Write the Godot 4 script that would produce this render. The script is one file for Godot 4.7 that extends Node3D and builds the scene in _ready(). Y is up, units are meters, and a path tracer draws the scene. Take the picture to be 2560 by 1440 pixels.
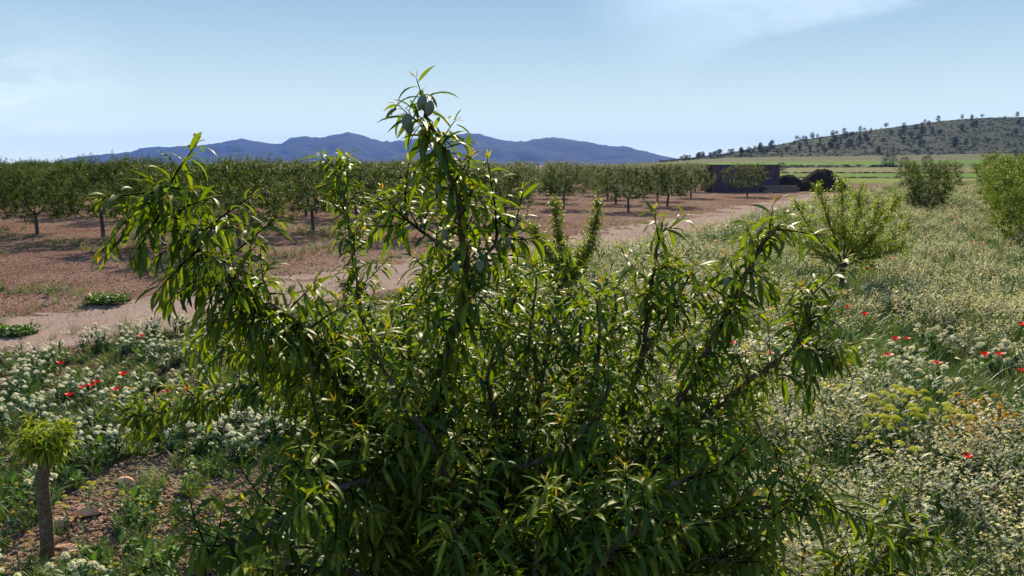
extends Node3D
# An almond orchard in spring, seen over the top of a young almond tree, against the sun.

const FOCAL := 1934.0            # focal length in pixels of the 2560 x 1440 photograph
const PITCH := 9.05              # degrees down
const EYE := Vector3(0, 2.4, 0)
const SUN_HIGH := 33.0
const SUN_TURN := 5.0            # degrees to the right of straight ahead

var rng := RandomNumberGenerator.new()
var noise := FastNoiseLite.new()
var fine := FastNoiseLite.new()
var M := {}
var taken := {}

# ------------------------------------------------------------------ mesh builder
class MB:
	var v := PackedVector3Array()
	var n := PackedVector3Array()
	var c := PackedColorArray()
	var i := PackedInt32Array()
	func put(t: Dictionary, xf: Transform3D, col: Color) -> void:
		var at := v.size()
		var tv: PackedVector3Array = t.v
		var tn: PackedVector3Array = t.n
		var tc: PackedFloat32Array = t.k
		var b := xf.basis
		for k in tv.size():
			v.append(xf * tv[k])
			n.append((b * tn[k]).normalized())
			var f := tc[k]
			c.append(Color(col.r * f, col.g * f, col.b * f))
		for k in t.i:
			i.append(at + k)
	func tube(pts: Array, rad: Array, sides: int, col: Color, cap := false) -> void:
		var at := v.size()
		var m := pts.size()
		var u := Vector3.ZERO
		for k in m:
			var d: Vector3 = (pts[mini(k + 1, m - 1)] - pts[maxi(k - 1, 0)]).normalized()
			if u == Vector3.ZERO:
				u = d.cross(Vector3(0.31, 0.12, 0.94)).normalized()
			u = (u - d * u.dot(d)).normalized()
			var w := d.cross(u)
			for s in sides:
				var a := TAU * s / sides
				var o := u * cos(a) + w * sin(a)
				v.append(pts[k] + o * rad[k]); n.append(o); c.append(col)
		for k in m - 1:
			for s in sides:
				var a := at + k * sides + s
				var b := at + k * sides + (s + 1) % sides
				i.append_array([a, a + sides, b, b, a + sides, b + sides])
		if cap:
			var d: Vector3 = (pts[m - 1] - pts[m - 2]).normalized()
			var e := v.size()
			v.append(pts[m - 1] + d * rad[m - 1] * 0.3); n.append(d); c.append(col)
			for s in sides:
				i.append_array([at + (m - 1) * sides + s, e, at + (m - 1) * sides + (s + 1) % sides])
	func tri(a: Vector3, b: Vector3, d: Vector3, nn: Vector3, col: Color) -> void:
		var at := v.size()
		v.append(a); v.append(b); v.append(d)
		n.append(nn); n.append(nn); n.append(nn)
		c.append(col); c.append(col); c.append(col)
		if (b - a).cross(d - a).dot(nn) > 0.0:
			i.append_array([at, at + 2, at + 1])
		else:
			i.append_array([at, at + 1, at + 2])
	func quad(a: Vector3, b: Vector3, d: Vector3, e: Vector3, nn: Vector3, col: Color) -> void:
		tri(a, b, d, nn, col); tri(a, d, e, nn, col)
	func box(lo: Vector3, hi: Vector3, col := Color.WHITE) -> void:
		for ax in 3:
			for s in [-1, 1]:
				var nn := Vector3.ZERO; nn[ax] = s
				var p := [Vector3.ZERO, Vector3.ZERO, Vector3.ZERO, Vector3.ZERO]
				var u := (ax + 1) % 3
				var w := (ax + 2) % 3
				for k in 4:
					var q := Vector3.ZERO
					q[ax] = hi[ax] if s > 0 else lo[ax]
					q[u] = hi[u] if k == 1 or k == 2 else lo[u]
					q[w] = hi[w] if k >= 2 else lo[w]
					p[k] = q
				quad(p[0], p[1], p[2], p[3], nn, col)
	func to(mesh: ArrayMesh, mat: Material) -> ArrayMesh:
		if v.is_empty():
			return mesh
		var a := []
		a.resize(Mesh.ARRAY_MAX)
		a[Mesh.ARRAY_VERTEX] = v; a[Mesh.ARRAY_NORMAL] = n; a[Mesh.ARRAY_COLOR] = c; a[Mesh.ARRAY_INDEX] = i
		mesh.add_surface_from_arrays(Mesh.PRIMITIVE_TRIANGLES, a)
		mesh.surface_set_material(mesh.get_surface_count() - 1, mat)
		return mesh
	func mesh(mat: Material) -> ArrayMesh:
		return to(ArrayMesh.new(), mat)

# ------------------------------------------------------------------ nodes
func numbered(called: String) -> String:
	var k: int = taken.get(called, 0)
	taken[called] = k + 1
	return called if k == 0 else "%s_%03d" % [called, k]

func tag(o: Node, label: String, category := "", group := "", kind := "") -> Node:
	if label: o.set_meta("label", label)
	if category: o.set_meta("category", category)
	if group: o.set_meta("group", group)
	if kind: o.set_meta("kind", kind)
	return o

func thing(called: String, at: Vector3, label: String, category: String, group := "") -> Node3D:
	var o := Node3D.new()
	o.name = numbered(called)
	add_child(o)
	o.position = at
	tag(o, label, category, group)
	return o

func part(called: String, m: Mesh, parent: Node) -> MeshInstance3D:
	var o := MeshInstance3D.new()
	o.name = called
	o.mesh = m
	parent.add_child(o, true)
	return o

func solo(called: String, m: Mesh, label: String, category: String, group := "", kind := "") -> MeshInstance3D:
	var o := MeshInstance3D.new()
	o.name = numbered(called)
	o.mesh = m
	add_child(o)
	tag(o, label, category, group, kind)
	return o

func copy_of(o: Node3D, at: Vector3, turn := 0.0, size := 1.0, label := "") -> Node3D:
	var c: Node3D = o.duplicate()
	c.name = numbered(String(o.name).trim_suffix("_source"))
	add_child(c)
	c.transform = Transform3D(Basis(Vector3.UP, turn).scaled(Vector3.ONE * size), at)
	if label: c.set_meta("label", label)
	return c

func scatter(called: String, m: Mesh, xf: Array, cols: Array, label: String, category: String) -> void:
	if xf.is_empty(): return
	var mm := MultiMesh.new()
	mm.transform_format = MultiMesh.TRANSFORM_3D
	mm.use_colors = true
	mm.mesh = m
	mm.instance_count = xf.size()
	for k in xf.size():
		mm.set_instance_transform(k, xf[k])
		mm.set_instance_color(k, cols[k])
	var o := MultiMeshInstance3D.new()
	o.name = numbered(called)
	o.multimesh = mm
	add_child(o)
	tag(o, label, category, "", "stuff")

# ------------------------------------------------------------------ camera geometry
func ray(px: float, py: float) -> Vector3:
	return Basis(Vector3.RIGHT, deg_to_rad(-PITCH)) * Vector3((px - 1280.0) / FOCAL, (720.0 - py) / FOCAL, -1.0)

func at_depth(px: float, py: float, d: float) -> Vector3:
	return EYE + ray(px, py) * d

func on_level(px: float, py: float, y := 0.0) -> Vector3:
	var r := ray(px, py)
	return EYE + r * ((y - EYE.y) / r.y)

func at_ahead(px: float, py: float, z: float) -> Vector3:
	var r := ray(px, py)
	return EYE + r * (z / -r.z)

func to_px(p: Vector3) -> Vector3:
	var q := Basis(Vector3.RIGHT, deg_to_rad(PITCH)) * (p - EYE)
	return Vector3(1280.0 + FOCAL * q.x / -q.z, 720.0 - FOCAL * q.y / -q.z, -q.z)

# ------------------------------------------------------------------ land
const TRACK := [[-2.0, -24.0], [4.0, -15.2], [7.6, -10.8], [10.9, -7.3], [13.7, -5.1], [19.0, -1.1], [25.6, 3.5], [33.0, 8.0], [40.0, 12.0], [56.0, 21.5], [85.0, 39.0], [400.0, 230.0]]

func track_x(z: float) -> float:
	for k in TRACK.size() - 1:
		if z < TRACK[k + 1][0]:
			return lerpf(TRACK[k][1], TRACK[k + 1][1], clampf((z - TRACK[k][0]) / (TRACK[k + 1][0] - TRACK[k][0]), 0.0, 1.0))
	return TRACK[-1][1]

func beside_track(x: float, z: float) -> float:   # metres from the middle of the track, positive on the meadow's side
	return (x - track_x(z)) * 0.8 + noise.get_noise_2d(x * 6.0, z * 6.0) * 0.35

const RISE := [[0.0, 0.0], [150.0, 0.0], [200.0, 0.1], [300.0, 1.2], [335.0, 1.9], [420.0, 4.2], [480.0, 7.0], [560.0, 8.0], [9000.0, 8.0]]

func land(x: float, z: float) -> float:
	var y := 0.0
	for k in RISE.size() - 1:
		if z < RISE[k + 1][0]:
			y = lerpf(RISE[k][1], RISE[k + 1][1], (z - RISE[k][0]) / (RISE[k + 1][0] - RISE[k][0])); break
	if y > 0.0:
		var a := x / maxf(z, 1.0)
		y *= smoothstep(0.05, 0.32, a) * (1.0 + 1.1 * clampf(a - 0.34, 0.0, 1.2))
	var near := 1.0 - smoothstep(60.0, 120.0, z)
	if near > 0.0:
		y += near * (noise.get_noise_2d(x * 2.5, z * 2.5) * 0.06 + noise.get_noise_2d(x * 11.0 + 50.0, z * 11.0) * 0.022)
		var d := (x - track_x(z)) * 0.8
		y -= near * 0.05 * (1.0 - smoothstep(1.2, 2.0, absf(d)))
	return y

func ground_at(x: float, z: float) -> Vector3:
	return Vector3(x, land(x, z), -z)

func on_ground(px: float, py: float) -> Vector3:
	var p := on_level(px, py)
	for k in 3:
		p = on_level(px, py, land(p.x, -p.z))
	return p

# ------------------------------------------------------------------ materials
func plain(col: Color, rough := 0.9) -> StandardMaterial3D:
	var m := StandardMaterial3D.new()
	m.albedo_color = col.linear_to_srgb()
	m.roughness = rough
	return m

func tinted(rough: float, back := Color(0, 0, 0), specular := 0.5) -> StandardMaterial3D:
	var m := StandardMaterial3D.new()
	m.vertex_color_use_as_albedo = true
	m.roughness = rough
	m.metallic_specular = specular
	m.cull_mode = BaseMaterial3D.CULL_DISABLED
	if back != Color(0, 0, 0):
		m.backlight_enabled = true
		m.backlight = back
	return m

func mottled(seed_: int, size: int, freq: float, ramp: Array, amount_fine := 0.35) -> ImageTexture:
	var a := FastNoiseLite.new(); a.seed = seed_; a.frequency = freq; a.fractal_octaves = 5
	var b := FastNoiseLite.new(); b.seed = seed_ + 7; b.frequency = freq * 9.0; b.fractal_octaves = 3
	var ia := a.get_seamless_image(size, size).get_data()
	var ib := b.get_seamless_image(size, size).get_data()
	var g := Gradient.new()
	g.offsets = PackedFloat32Array(ramp.map(func(r): return r[0]))
	g.colors = PackedColorArray(ramp.map(func(r): return r[1].linear_to_srgb()))
	var lut := []
	for k in 256: lut.append(g.sample(k / 255.0))
	var out := PackedByteArray(); out.resize(size * size * 3)
	for k in size * size:
		var col: Color = lut[clampi(int(ia[k] * (1.0 - amount_fine) + ib[k] * amount_fine), 0, 255)]
		out[k * 3] = col.r8; out[k * 3 + 1] = col.g8; out[k * 3 + 2] = col.b8
	return ImageTexture.create_from_image(Image.create_from_data(size, size, false, Image.FORMAT_RGB8, out))

func relief(seed_: int, size: int, freq: float, cell := false) -> ImageTexture:
	var a := FastNoiseLite.new(); a.seed = seed_; a.frequency = freq; a.fractal_octaves = 4
	if cell:
		a.noise_type = FastNoiseLite.TYPE_CELLULAR; a.fractal_octaves = 2
	return ImageTexture.create_from_image(a.get_seamless_image(size, size))

func world_mapped(tex: Texture2D, bump: Texture2D, per_m: float, bump_cm: float, rough := 0.95) -> StandardMaterial3D:
	var m := StandardMaterial3D.new()
	m.albedo_texture = tex
	m.uv1_triplanar = true
	m.uv1_world_triplanar = true
	m.uv1_scale = Vector3.ONE * per_m
	m.roughness = rough
	m.metallic_specular = 0.08
	m.vertex_color_use_as_albedo = true
	if bump:
		m.heightmap_enabled = true
		m.heightmap_texture = bump
		m.heightmap_scale = bump_cm
	return m

func make_materials() -> void:
	M.leaf = tinted(0.44, Color(0.96, 1.0, 0.22), 0.2)
	M.leaf_far = tinted(0.52, Color(0.9, 1.0, 0.18), 0.28)
	M.grass = tinted(0.5, Color(0.8, 0.9, 0.4), 0.35)
	M.petal = tinted(0.6, Color(0.95, 0.95, 0.8), 0.3)
	M.poppy = tinted(0.5, Color(1.0, 0.45, 0.35), 0.3)
	M.bark = world_mapped(mottled(3, 256, 0.02, [[0.2, Color(0.07, 0.055, 0.045)], [0.5, Color(0.15, 0.12, 0.10)], [0.8, Color(0.27, 0.235, 0.2)]]), relief(4, 256, 0.03), 6.0, 0.8, 0.8)
	M.bark.uv1_world_triplanar = false
	M.bark_far = tinted(0.85)
	M.needle = tinted(0.75, Color(0.3, 0.4, 0.2), 0.08)
	M.husk = tinted(0.85, Color(0.15, 0.2, 0.1), 0.2)
	M.stone = world_mapped(mottled(31, 256, 0.015, [[0.2, Color(0.36, 0.2, 0.12)], [0.5, Color(0.5, 0.3, 0.19)], [0.85, Color(0.62, 0.43, 0.3)]]), relief(32, 256, 0.03), 2.5, 1.0)
	M.clod = tinted(0.95, Color(0, 0, 0), 0.2)

# ------------------------------------------------------------------ leaves, shoots, trees
func leaf_template(bend: float, fold: float, segs: int, wide: float, twist := 0.0) -> Dictionary:
	var t := {v = PackedVector3Array(), n = PackedVector3Array(), k = PackedFloat32Array(), i = PackedInt32Array()}
	var p := Vector3.ZERO
	for s in segs + 1:
		var u := float(s) / segs
		var th := bend * u
		var along := Vector3(0, -sin(th), cos(th))
		var up := Vector3(0, cos(th), sin(th))
		if s > 0:
			p += along / segs
		var w := wide * pow(maxf(sin(PI * pow(clampf((u - 0.06) / 0.94, 0.0, 1.0), 0.8)), 0.0), 0.85) + 0.006
		if s == segs: w = 0.003
		var side := (Vector3.RIGHT * cos(twist * u) + up * sin(twist * u))
		var nn := side.cross(along) * -1.0
		if nn.dot(up) < 0: nn = -nn
		for e in [-1, 0, 1]:
			t.v.append(p + side * w * e + nn * fold * w * absf(e))
			t.n.append((nn - side * fold * e).normalized())
			t.k.append(1.3 if e == 0 else 0.94)
	for s in segs:
		for e in 2:
			var a := s * 3 + e
			for q in [[a, a + 1, a + 4], [a, a + 4, a + 3]]:
				var cr: Vector3 = (t.v[q[1]] - t.v[q[0]]).cross(t.v[q[2]] - t.v[q[0]])
				if cr.dot(t.n[q[0]]) > 0.0: q = [q[0], q[2], q[1]]
				t.i.append_array(q)
	return t

var LEAF := []        # detailed
var LEAF_FAR := []    # few faces

func make_leaves() -> void:
	for k in 8:
		LEAF.append(leaf_template([0.5, 0.8, 1.0, 1.2, 1.5, 0.9, 0.6, 1.3][k], [0.35, 0.5, 0.25, 0.4, 0.3, 0.55, 0.2, 0.45][k], 6, [0.07, 0.082, 0.076, 0.086, 0.078, 0.07, 0.09, 0.078][k], [0.2, -0.3, 0.5, -0.15, 0.1, -0.5, 0.3, 0.0][k]))
	for k in 4:
		LEAF_FAR.append(leaf_template([0.5, 0.9, 0.2, 1.2][k], [0.4, 0.3, 0.5, 0.3][k], 2, 0.14, 0.2))

func green(young: float) -> Color:
	var a := rng.randf()
	var c := Color(0.05, 0.095, 0.03).lerp(Color(0.165, 0.215, 0.028), pow(a, 1.3))
	c = c.lerp(Color(0.26, 0.30, 0.028), clampf(young, 0.0, 1.0))
	return c

# a leafy shoot: wood goes to MB w, leaves are appended to list as [Transform3D, Color, template]
func shoot(w: MB, list: Array, start: Vector3, dir: Vector3, length: float, r0: float, o: Dictionary) -> Vector3:
	var n := 6
	var pts := [start]
	var d := dir.normalized()
	for k in n:
		d = (d + Vector3(rng.randf_range(-1, 1), rng.randf_range(-1, 1), rng.randf_range(-1, 1)) * 0.12 + Vector3.UP * o.get("lift", 0.12)).normalized()
		pts.append(pts[-1] + d * length / n)
	var rad := []
	for k in n + 1:
		rad.append(lerpf(r0, r0 * 0.45, float(k) / n))
	w.tube(pts, rad, o.get("sides", 4), o.get("wood", Color(0.10, 0.085, 0.06)))
	leaf_line(list, pts, o.get("bare", 0.04), o, true)
	return pts[-1]

func leaf_line(list: Array, pts: Array, from_: float, o: Dictionary, tip: bool) -> void:
	var total := 0.0
	for k in pts.size() - 1: total += pts[k].distance_to(pts[k + 1])
	var step: float = o.get("step", 0.014)
	var s := total * from_
	var az := rng.randf() * TAU
	var size: float = o.get("leaf", 0.09)
	while s < total:
		var u := s / total
		var q := sample_line(pts, s)
		add_leaf(list, q[0], q[1], az, lerpf(1.15, 0.75, u) + rng.randf_range(-0.2, 0.25), size * rng.randf_range(0.75, 1.15) * (1.0 if u < 0.8 else lerpf(1.0, 0.62, (u - 0.8) * 5.0)), o.get("young", 0.0) + (pow(u, 4.0) * 0.6 if tip else 0.0), o)
		az += 2.4 + rng.randf_range(-0.3, 0.3)
		s += step * rng.randf_range(0.7, 1.3)
	if tip:
		var q := sample_line(pts, total * 0.999)
		for k in o.get("tip_leaves", 4):
			add_leaf(list, q[0], q[1], az, 0.3 + rng.randf() * 0.35, size * rng.randf_range(0.18, 0.42), 2.0 if o.get("red_tips", true) else 1.0, o)
			az += 2.1

func sample_line(pts: Array, s: float) -> Array:
	for k in pts.size() - 1:
		var l: float = pts[k].distance_to(pts[k + 1])
		if s <= l or k == pts.size() - 2:
			return [pts[k].lerp(pts[k + 1], clampf(s / maxf(l, 1e-5), 0.0, 1.0)), (pts[k + 1] - pts[k]).normalized()]
		s -= l
	return [pts[-1], Vector3.UP]

func add_leaf(list: Array, at: Vector3, along: Vector3, az: float, off: float, size: float, young: float, o: Dictionary) -> void:
	var u := along.cross(Vector3(0.3, 0.2, 0.93)).normalized()
	var r := u * cos(az) + along.cross(u) * sin(az)
	var d := (along * cos(off) + r * sin(off)).normalized()
	d = (d + Vector3.DOWN * o.get("droop", 0.25) * rng.randf_range(0.3, 1.6) * (1.0 if young < 1.0 else 0.0)).normalized()
	var y := Vector3.UP - d * d.y
	y = (y + r * 0.25 + Vector3(rng.randf_range(-1, 1), rng.randf_range(-1, 1), rng.randf_range(-1, 1)) * 0.35)
	y = (y - d * y.dot(d)).normalized()
	var x := y.cross(d)
	var c := green(young * rng.randf_range(0.4, 1.2))
	var pick := rng.randi() % 8
	if young >= 1.5:
		c = Color(0.36, 0.19, 0.035).lerp(Color(0.30, 0.29, 0.03), rng.randf())
		pick = [0, 6][rng.randi() % 2]
	list.append([Transform3D(Basis(x * size, y * size, d * size), at), c, pick])

func smooth(pts: Array, per := 5) -> Array:
	var out := []
	for k in pts.size() - 1:
		var a: Vector3 = pts[maxi(k - 1, 0)]
		var b: Vector3 = pts[k]
		var c: Vector3 = pts[k + 1]
		var d: Vector3 = pts[mini(k + 2, pts.size() - 1)]
		for s in per:
			out.append(b.cubic_interpolate(c, a, d, float(s) / per))
	out.append(pts[-1])
	return out

func line_length(pts: Array) -> float:
	var total := 0.0
	for k in pts.size() - 1: total += pts[k].distance_to(pts[k + 1])
	return total

# a limb with its side shoots; returns its mesh builder
func limb(list: Array, pts: Array, r0: float, r1: float, o: Dictionary) -> MB:
	var w := MB.new()
	var line := smooth(pts)
	var m := line.size()
	for k in range(1, m - 1):
		line[k] += Vector3(rng.randf_range(-1, 1), rng.randf_range(-1, 1), rng.randf_range(-1, 1)) * r0 * 0.25
	var rad := []
	for k in m:
		rad.append(lerpf(r0, r1, pow(float(k) / (m - 1), 0.8)) * rng.randf_range(0.93, 1.1))
	w.tube(line, rad, o.get("limb_sides", 8), o.get("bark", Color(0.75, 0.68, 0.62)))
	var total := line_length(line)
	var s: float = total * o.get("start", 0.25)
	var az := rng.randf() * TAU
	while s < total:
		var q := sample_line(line, s)
		var u := s / total
		var side: Vector3 = q[1].cross(Vector3(0.3, 0.2, 0.93)).normalized()
		var r: Vector3 = side * cos(az) + q[1].cross(side) * sin(az)
		var l: float = lerpf(o.shoot[1], o.shoot[0], clampf(u * 1.1, 0.0, 1.0)) * rng.randf_range(0.6, 1.25)
		var dir: Vector3 = (q[1] * 0.45 + r * 0.95 + Vector3.UP * o.get("rise", 0.25)).normalized()
		shoot(w, list, q[0], dir, l, 0.0016 + l * 0.007, o)
		if rng.randf() < o.get("twins", 0.3):
			shoot(w, list, q[0], (dir + Vector3(rng.randf_range(-1, 1), rng.randf_range(-0.6, 0.8), rng.randf_range(-1, 1))).normalized(), l * 0.7, 0.0016 + l * 0.005, o)
		az += 2.4 + rng.randf_range(-0.5, 0.5)
		s += o.get("gap", 0.05) * rng.randf_range(0.6, 1.4)
	leaf_line(list, line, o.get("leafy_from", 0.7), o, true)
	return w

func px_path(a: Array) -> Array:
	return a.map(func(q): return at_depth(q[0], q[1], q[2]))

func leaves_mesh(list: Array, templates: Array, mat: Material) -> ArrayMesh:
	var b := MB.new()
	for l in list:
		b.put(templates[l[2] % templates.size()], l[0], l[1])
	return b.mesh(mat)

func almond_mesh() -> ArrayMesh:
	# the green felted fruit: a flattened egg with a seam on one side and a pointed end
	var b := MB.new()
	var rings := 9
	var around := 14
	for r in rings + 1:
		var t := float(r) / rings
		var rr := pow(sin(PI * pow(t, 0.9)), 0.75) * 0.5
		for s in around:
			var a := TAU * s / around
			var seam := 1.0 - 0.1 * exp(-pow(sin(a * 0.5) * 5.0, 2.0))
			var p := Vector3(cos(a) * rr * 0.78 * seam, -t * 1.15, sin(a) * rr * 0.62)
			b.v.append(p); b.n.append(Vector3(cos(a) * 0.7, (t - 0.5) * -1.6, sin(a)).normalized()); b.c.append(Color(0.15, 0.18, 0.11))
	for r in rings:
		for s in around:
			var a := r * around + s
			var c := r * around + (s + 1) % around
			b.i.append_array([a, a + around, c, c, a + around, c + around])
	return b.mesh(M.husk)

func big_almond() -> void:
	rng.seed = 14
	var base := Vector3(0.03, land(0.03, 2.75), -2.75)
	var t := thing("almond_tree", base, "large leafy young almond tree with green almonds, filling the foreground", "tree")
	var fork := Vector3(0.03, 0.66, -2.75)
	var list := []
	var trunk := MB.new()
	var tp := smooth([base + Vector3(-0.02, -0.1, 0), base + Vector3(0.015, 0.2, 0.01), base + Vector3(-0.01, 0.42, -0.01), fork + Vector3(0, 0.03, 0)])
	var tr := []
	for k in tp.size(): tr.append(lerpf(0.052, 0.043, float(k) / tp.size()) * rng.randf_range(0.95, 1.05) + (0.02 if k < 3 else 0.0))
	trunk.tube(tp, tr, 12, Color(0.75, 0.68, 0.62), true)
	var o := {shoot = [0.12, 0.30], gap = 0.042, leaf = 0.087, step = 0.0098, droop = 0.24, lift = 0.10, rise = 0.2, twins = 0.4, start = 0.3, leafy_from = 0.72}
	var low := o.duplicate(); low.merge({shoot = [0.18, 0.32], gap = 0.038, twins = 0.6}, true)
	var tipped := o.duplicate(); tipped.merge({shoot = [0.24, 0.24], gap = 0.034, leafy_from = 0.5, droop = 0.42}, true)
	var top := o.duplicate(); top.merge({shoot = [0.10, 0.22], gap = 0.03, leafy_from = 0.3, leaf = 0.092, step = 0.0095, droop = 0.36}, true)
	var hang := o.duplicate(); hang.merge({shoot = [0.19, 0.2], gap = 0.018, leafy_from = 0.45, droop = 0.26, rise = -0.45, lift = -0.02}, true)
	var arm := o.duplicate(); arm.merge({shoot = [0.13, 0.2], gap = 0.034, leafy_from = 0.45, droop = 0.34, rise = 0.0, lift = 0.0}, true)
	var k_ := arm.duplicate(); k_.merge({start = 0.62, shoot = [0.14, 0.16], gap = 0.024, rise = 0.15}, true)
	var B := [1030, 1190, 2.35]
	var limbs := [
		# left arm that ends in the drooping cluster
		[[fork], [[1060, 1400, 2.6], [960, 1130, 2.5], [860, 960, 2.4], [745, 812, 2.3], [640, 750, 2.2], [545, 668, 2.12], [478, 595, 2.08], [440, 520, 2.05], [385, 462, 2.0]], 0.02, 0.004, hang],
		# the leader with the tallest tip
		[[fork], [[1120, 1380, 2.5], B, [1060, 1070, 2.25], [1105, 940, 2.15], [1135, 830, 2.05], [1168, 720, 1.98], [1160, 600, 1.92], [1142, 500, 1.88], [1115, 400, 1.85], [1090, 335, 1.83], [1055, 268, 1.82]], 0.021, 0.0035, top],
		[[], [B, [880, 1212, 2.1], [760, 1270, 1.95], [640, 1330, 1.85], [520, 1390, 1.75]], 0.014, 0.004, low],
		[[fork], [[1310, 1260, 2.75], [1335, 1090, 2.8], [1355, 940, 2.85], [1385, 800, 2.9], [1410, 690, 3.0], [1425, 640, 3.0]], 0.02, 0.004, o],
		[[fork], [[1080, 1300, 3.0], [980, 1100, 3.05], [930, 950, 3.1], [905, 800, 3.1], [885, 650, 3.1], [868, 530, 3.1], [850, 460, 3.1], [828, 405, 3.1]], 0.016, 0.003, o],
		[[fork], [[1380, 1350, 2.6], [1480, 1180, 2.55], [1560, 1020, 2.5], [1605, 890, 2.45], [1620, 760, 2.45], [1640, 650, 2.4], [1655, 555, 2.4]], 0.018, 0.0035, o],
		[[fork], [[1450, 1330, 2.5], [1600, 1150, 2.45], [1720, 960, 2.4], [1800, 820, 2.35], [1850, 720, 2.3], [1890, 640, 2.25], [1920, 590, 2.2], [1955, 560, 2.2]], 0.017, 0.004, arm],
		[[fork], [[1500, 1350, 2.4], [1680, 1130, 2.4], [1800, 1010, 2.35], [1910, 925, 2.3], [1985, 870, 2.3], [2020, 790, 2.3], [2030, 725, 2.3]], 0.016, 0.0035, o],
		[[], [[1985, 870, 2.3], [2035, 880, 2.25], [2085, 900, 2.2]], 0.007, 0.003, arm],
		[[fork], [[1050, 1300, 2.9], [850, 1060, 3.0], [700, 985, 3.0], [600, 965, 3.05], [520, 1010, 3.05], [420, 1030, 3.1], [310, 1045, 3.15]], 0.015, 0.003, top],
		[[], [[850, 1060, 3.0], [780, 960, 2.8], [690, 905, 2.7], [590, 870, 2.65], [510, 868, 2.6]], 0.009, 0.003, top],
		[[fork], [[1560, 1400, 2.2], [1750, 1310, 2.15], [1920, 1265, 2.1], [2060, 1240, 2.1]], 0.015, 0.004, low],
		[[fork - Vector3(0, 0.12, 0)], [[1700, 1600, 2.2], [1980, 1560, 2.15], [2150, 1440, 2.15], [2225, 1365, 2.2], [2285, 1310, 2.2]], 0.014, 0.005, k_],
		[[fork], [[1240, 1215, 2.3], [1330, 1160, 2.25], [1430, 1110, 2.2], [1500, 1020, 2.15], [1530, 960, 2.15]], 0.013, 0.004, o],
		[[], [[1163, 640, 1.94], [1085, 600, 2.0], [1010, 540, 2.1], [960, 500, 2.15]], 0.006, 0.003, o],
		[[], [[1165, 690, 1.97], [1230, 620, 2.05], [1280, 575, 2.1], [1300, 545, 2.15]], 0.006, 0.003, o],
		[[fork], [[1420, 1250, 3.0], [1500, 1020, 3.1], [1530, 850, 3.1], [1540, 730, 3.1]], 0.015, 0.004, o],
		[[fork], [[1250, 1150, 3.1], [1240, 930, 3.2], [1260, 780, 3.2], [1270, 690, 3.2]], 0.015, 0.004, o],
		[[fork], [[1450, 1450, 1.95], [1560, 1350, 1.85], [1640, 1270, 1.85]], 0.013, 0.004, low],
		[[fork], [[1230, 1480, 2.05], [1180, 1400, 1.95], [1130, 1320, 1.9]], 0.013, 0.004, low],
		[[fork], [[1330, 1480, 2.0], [1350, 1360, 1.95], [1390, 1240, 1.95]], 0.013, 0.004, low],
		[[fork], [[950, 1450, 2.2], [780, 1420, 2.1], [640, 1425, 2.05]], 0.013, 0.004, low],
		[[], [B, [930, 1130, 2.2], [800, 1120, 2.15], [690, 1110, 2.1]], 0.009, 0.003, o],
		[[fork], [[1600, 1280, 2.05], [1750, 1180, 2.0], [1860, 1140, 2.0]], 0.014, 0.004, low],
		[[], [[1605, 890, 2.45], [1680, 770, 2.4], [1722, 690, 2.4]], 0.007, 0.003, o],
		[[fork], [[1000, 1250, 2.75], [860, 1000, 2.8], [760, 860, 2.75], [700, 760, 2.7]], 0.013, 0.003, o],
		[[fork], [[1120, 1230, 3.0], [1040, 1000, 2.9], [1020, 850, 2.8], [1000, 730, 2.7]], 0.013, 0.003, o],
		[[fork], [[1600, 1350, 2.9], [1760, 1180, 2.95], [1860, 1060, 2.95], [1900, 980, 2.95]], 0.013, 0.003, o],
		[[fork], [[1250, 1100, 2.5], [1220, 950, 2.4], [1260, 820, 2.4], [1300, 720, 2.4]], 0.012, 0.003, o],
		[[fork], [[1460, 1150, 2.6], [1440, 980, 2.7], [1450, 850, 2.7], [1455, 760, 2.7]], 0.012, 0.003, o],
		[[fork], [[1700, 1420, 2.2], [1800, 1400, 2.1], [1900, 1400, 2.1]], 0.012, 0.004, low],
		[[fork], [[1180, 1200, 2.6], [1150, 950, 2.6], [1090, 760, 2.55], [1075, 640, 2.5]], 0.012, 0.003, o],
		[[fork], [[1280, 1150, 2.7], [1310, 940, 2.65], [1330, 790, 2.6], [1345, 680, 2.6]], 0.012, 0.003, o],
		[[fork], [[1400, 1200, 2.4], [1470, 1000, 2.35], [1500, 850, 2.35], [1490, 750, 2.35]], 0.012, 0.003, o],
		[[fork], [[1000, 1200, 2.4], [900, 1000, 2.4], [830, 850, 2.4], [790, 760, 2.4]], 0.012, 0.003, o],
		[[fork], [[1620, 1200, 2.7], [1720, 1020, 2.7], [1760, 900, 2.7], [1770, 820, 2.7]], 0.012, 0.003, o],
		[[fork], [[1100, 1150, 2.1], [1000, 1000, 2.05], [940, 880, 2.05], [910, 790, 2.05]], 0.012, 0.003, o],
		[[fork], [[900, 1340, 2.5], [780, 1230, 2.5], [720, 1180, 2.5]], 0.012, 0.004, low],
	]
	var woods := []
	for l in limbs:
		woods.append(limb(list, l[0] + px_path(l[1]), l[2], l[3], l[4]))
	# parts are kept in the tree's own axes
	var shift := Transform3D(Basis(), -base)
	for k in trunk.v.size(): trunk.v[k] -= base
	part("trunk", trunk.mesh(M.bark), t)
	for w in woods:
		for k in w.v.size(): w.v[k] -= base
		part("branch", w.mesh(M.bark), t)
	# the leaves that show largest are parts, the rest is foliage
	for l in list:
		var q := to_px(l[0].origin)
		var on: bool = q.x > 240 and q.x < 2400 and q.y > 150 and q.y < 1430
		l.append(l[0].basis.z.length() / q.z if on else 0.0)
	list.sort_custom(func(a, b): return a[3] > b[3])
	var shared := {}
	var rest := MB.new()
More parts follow.
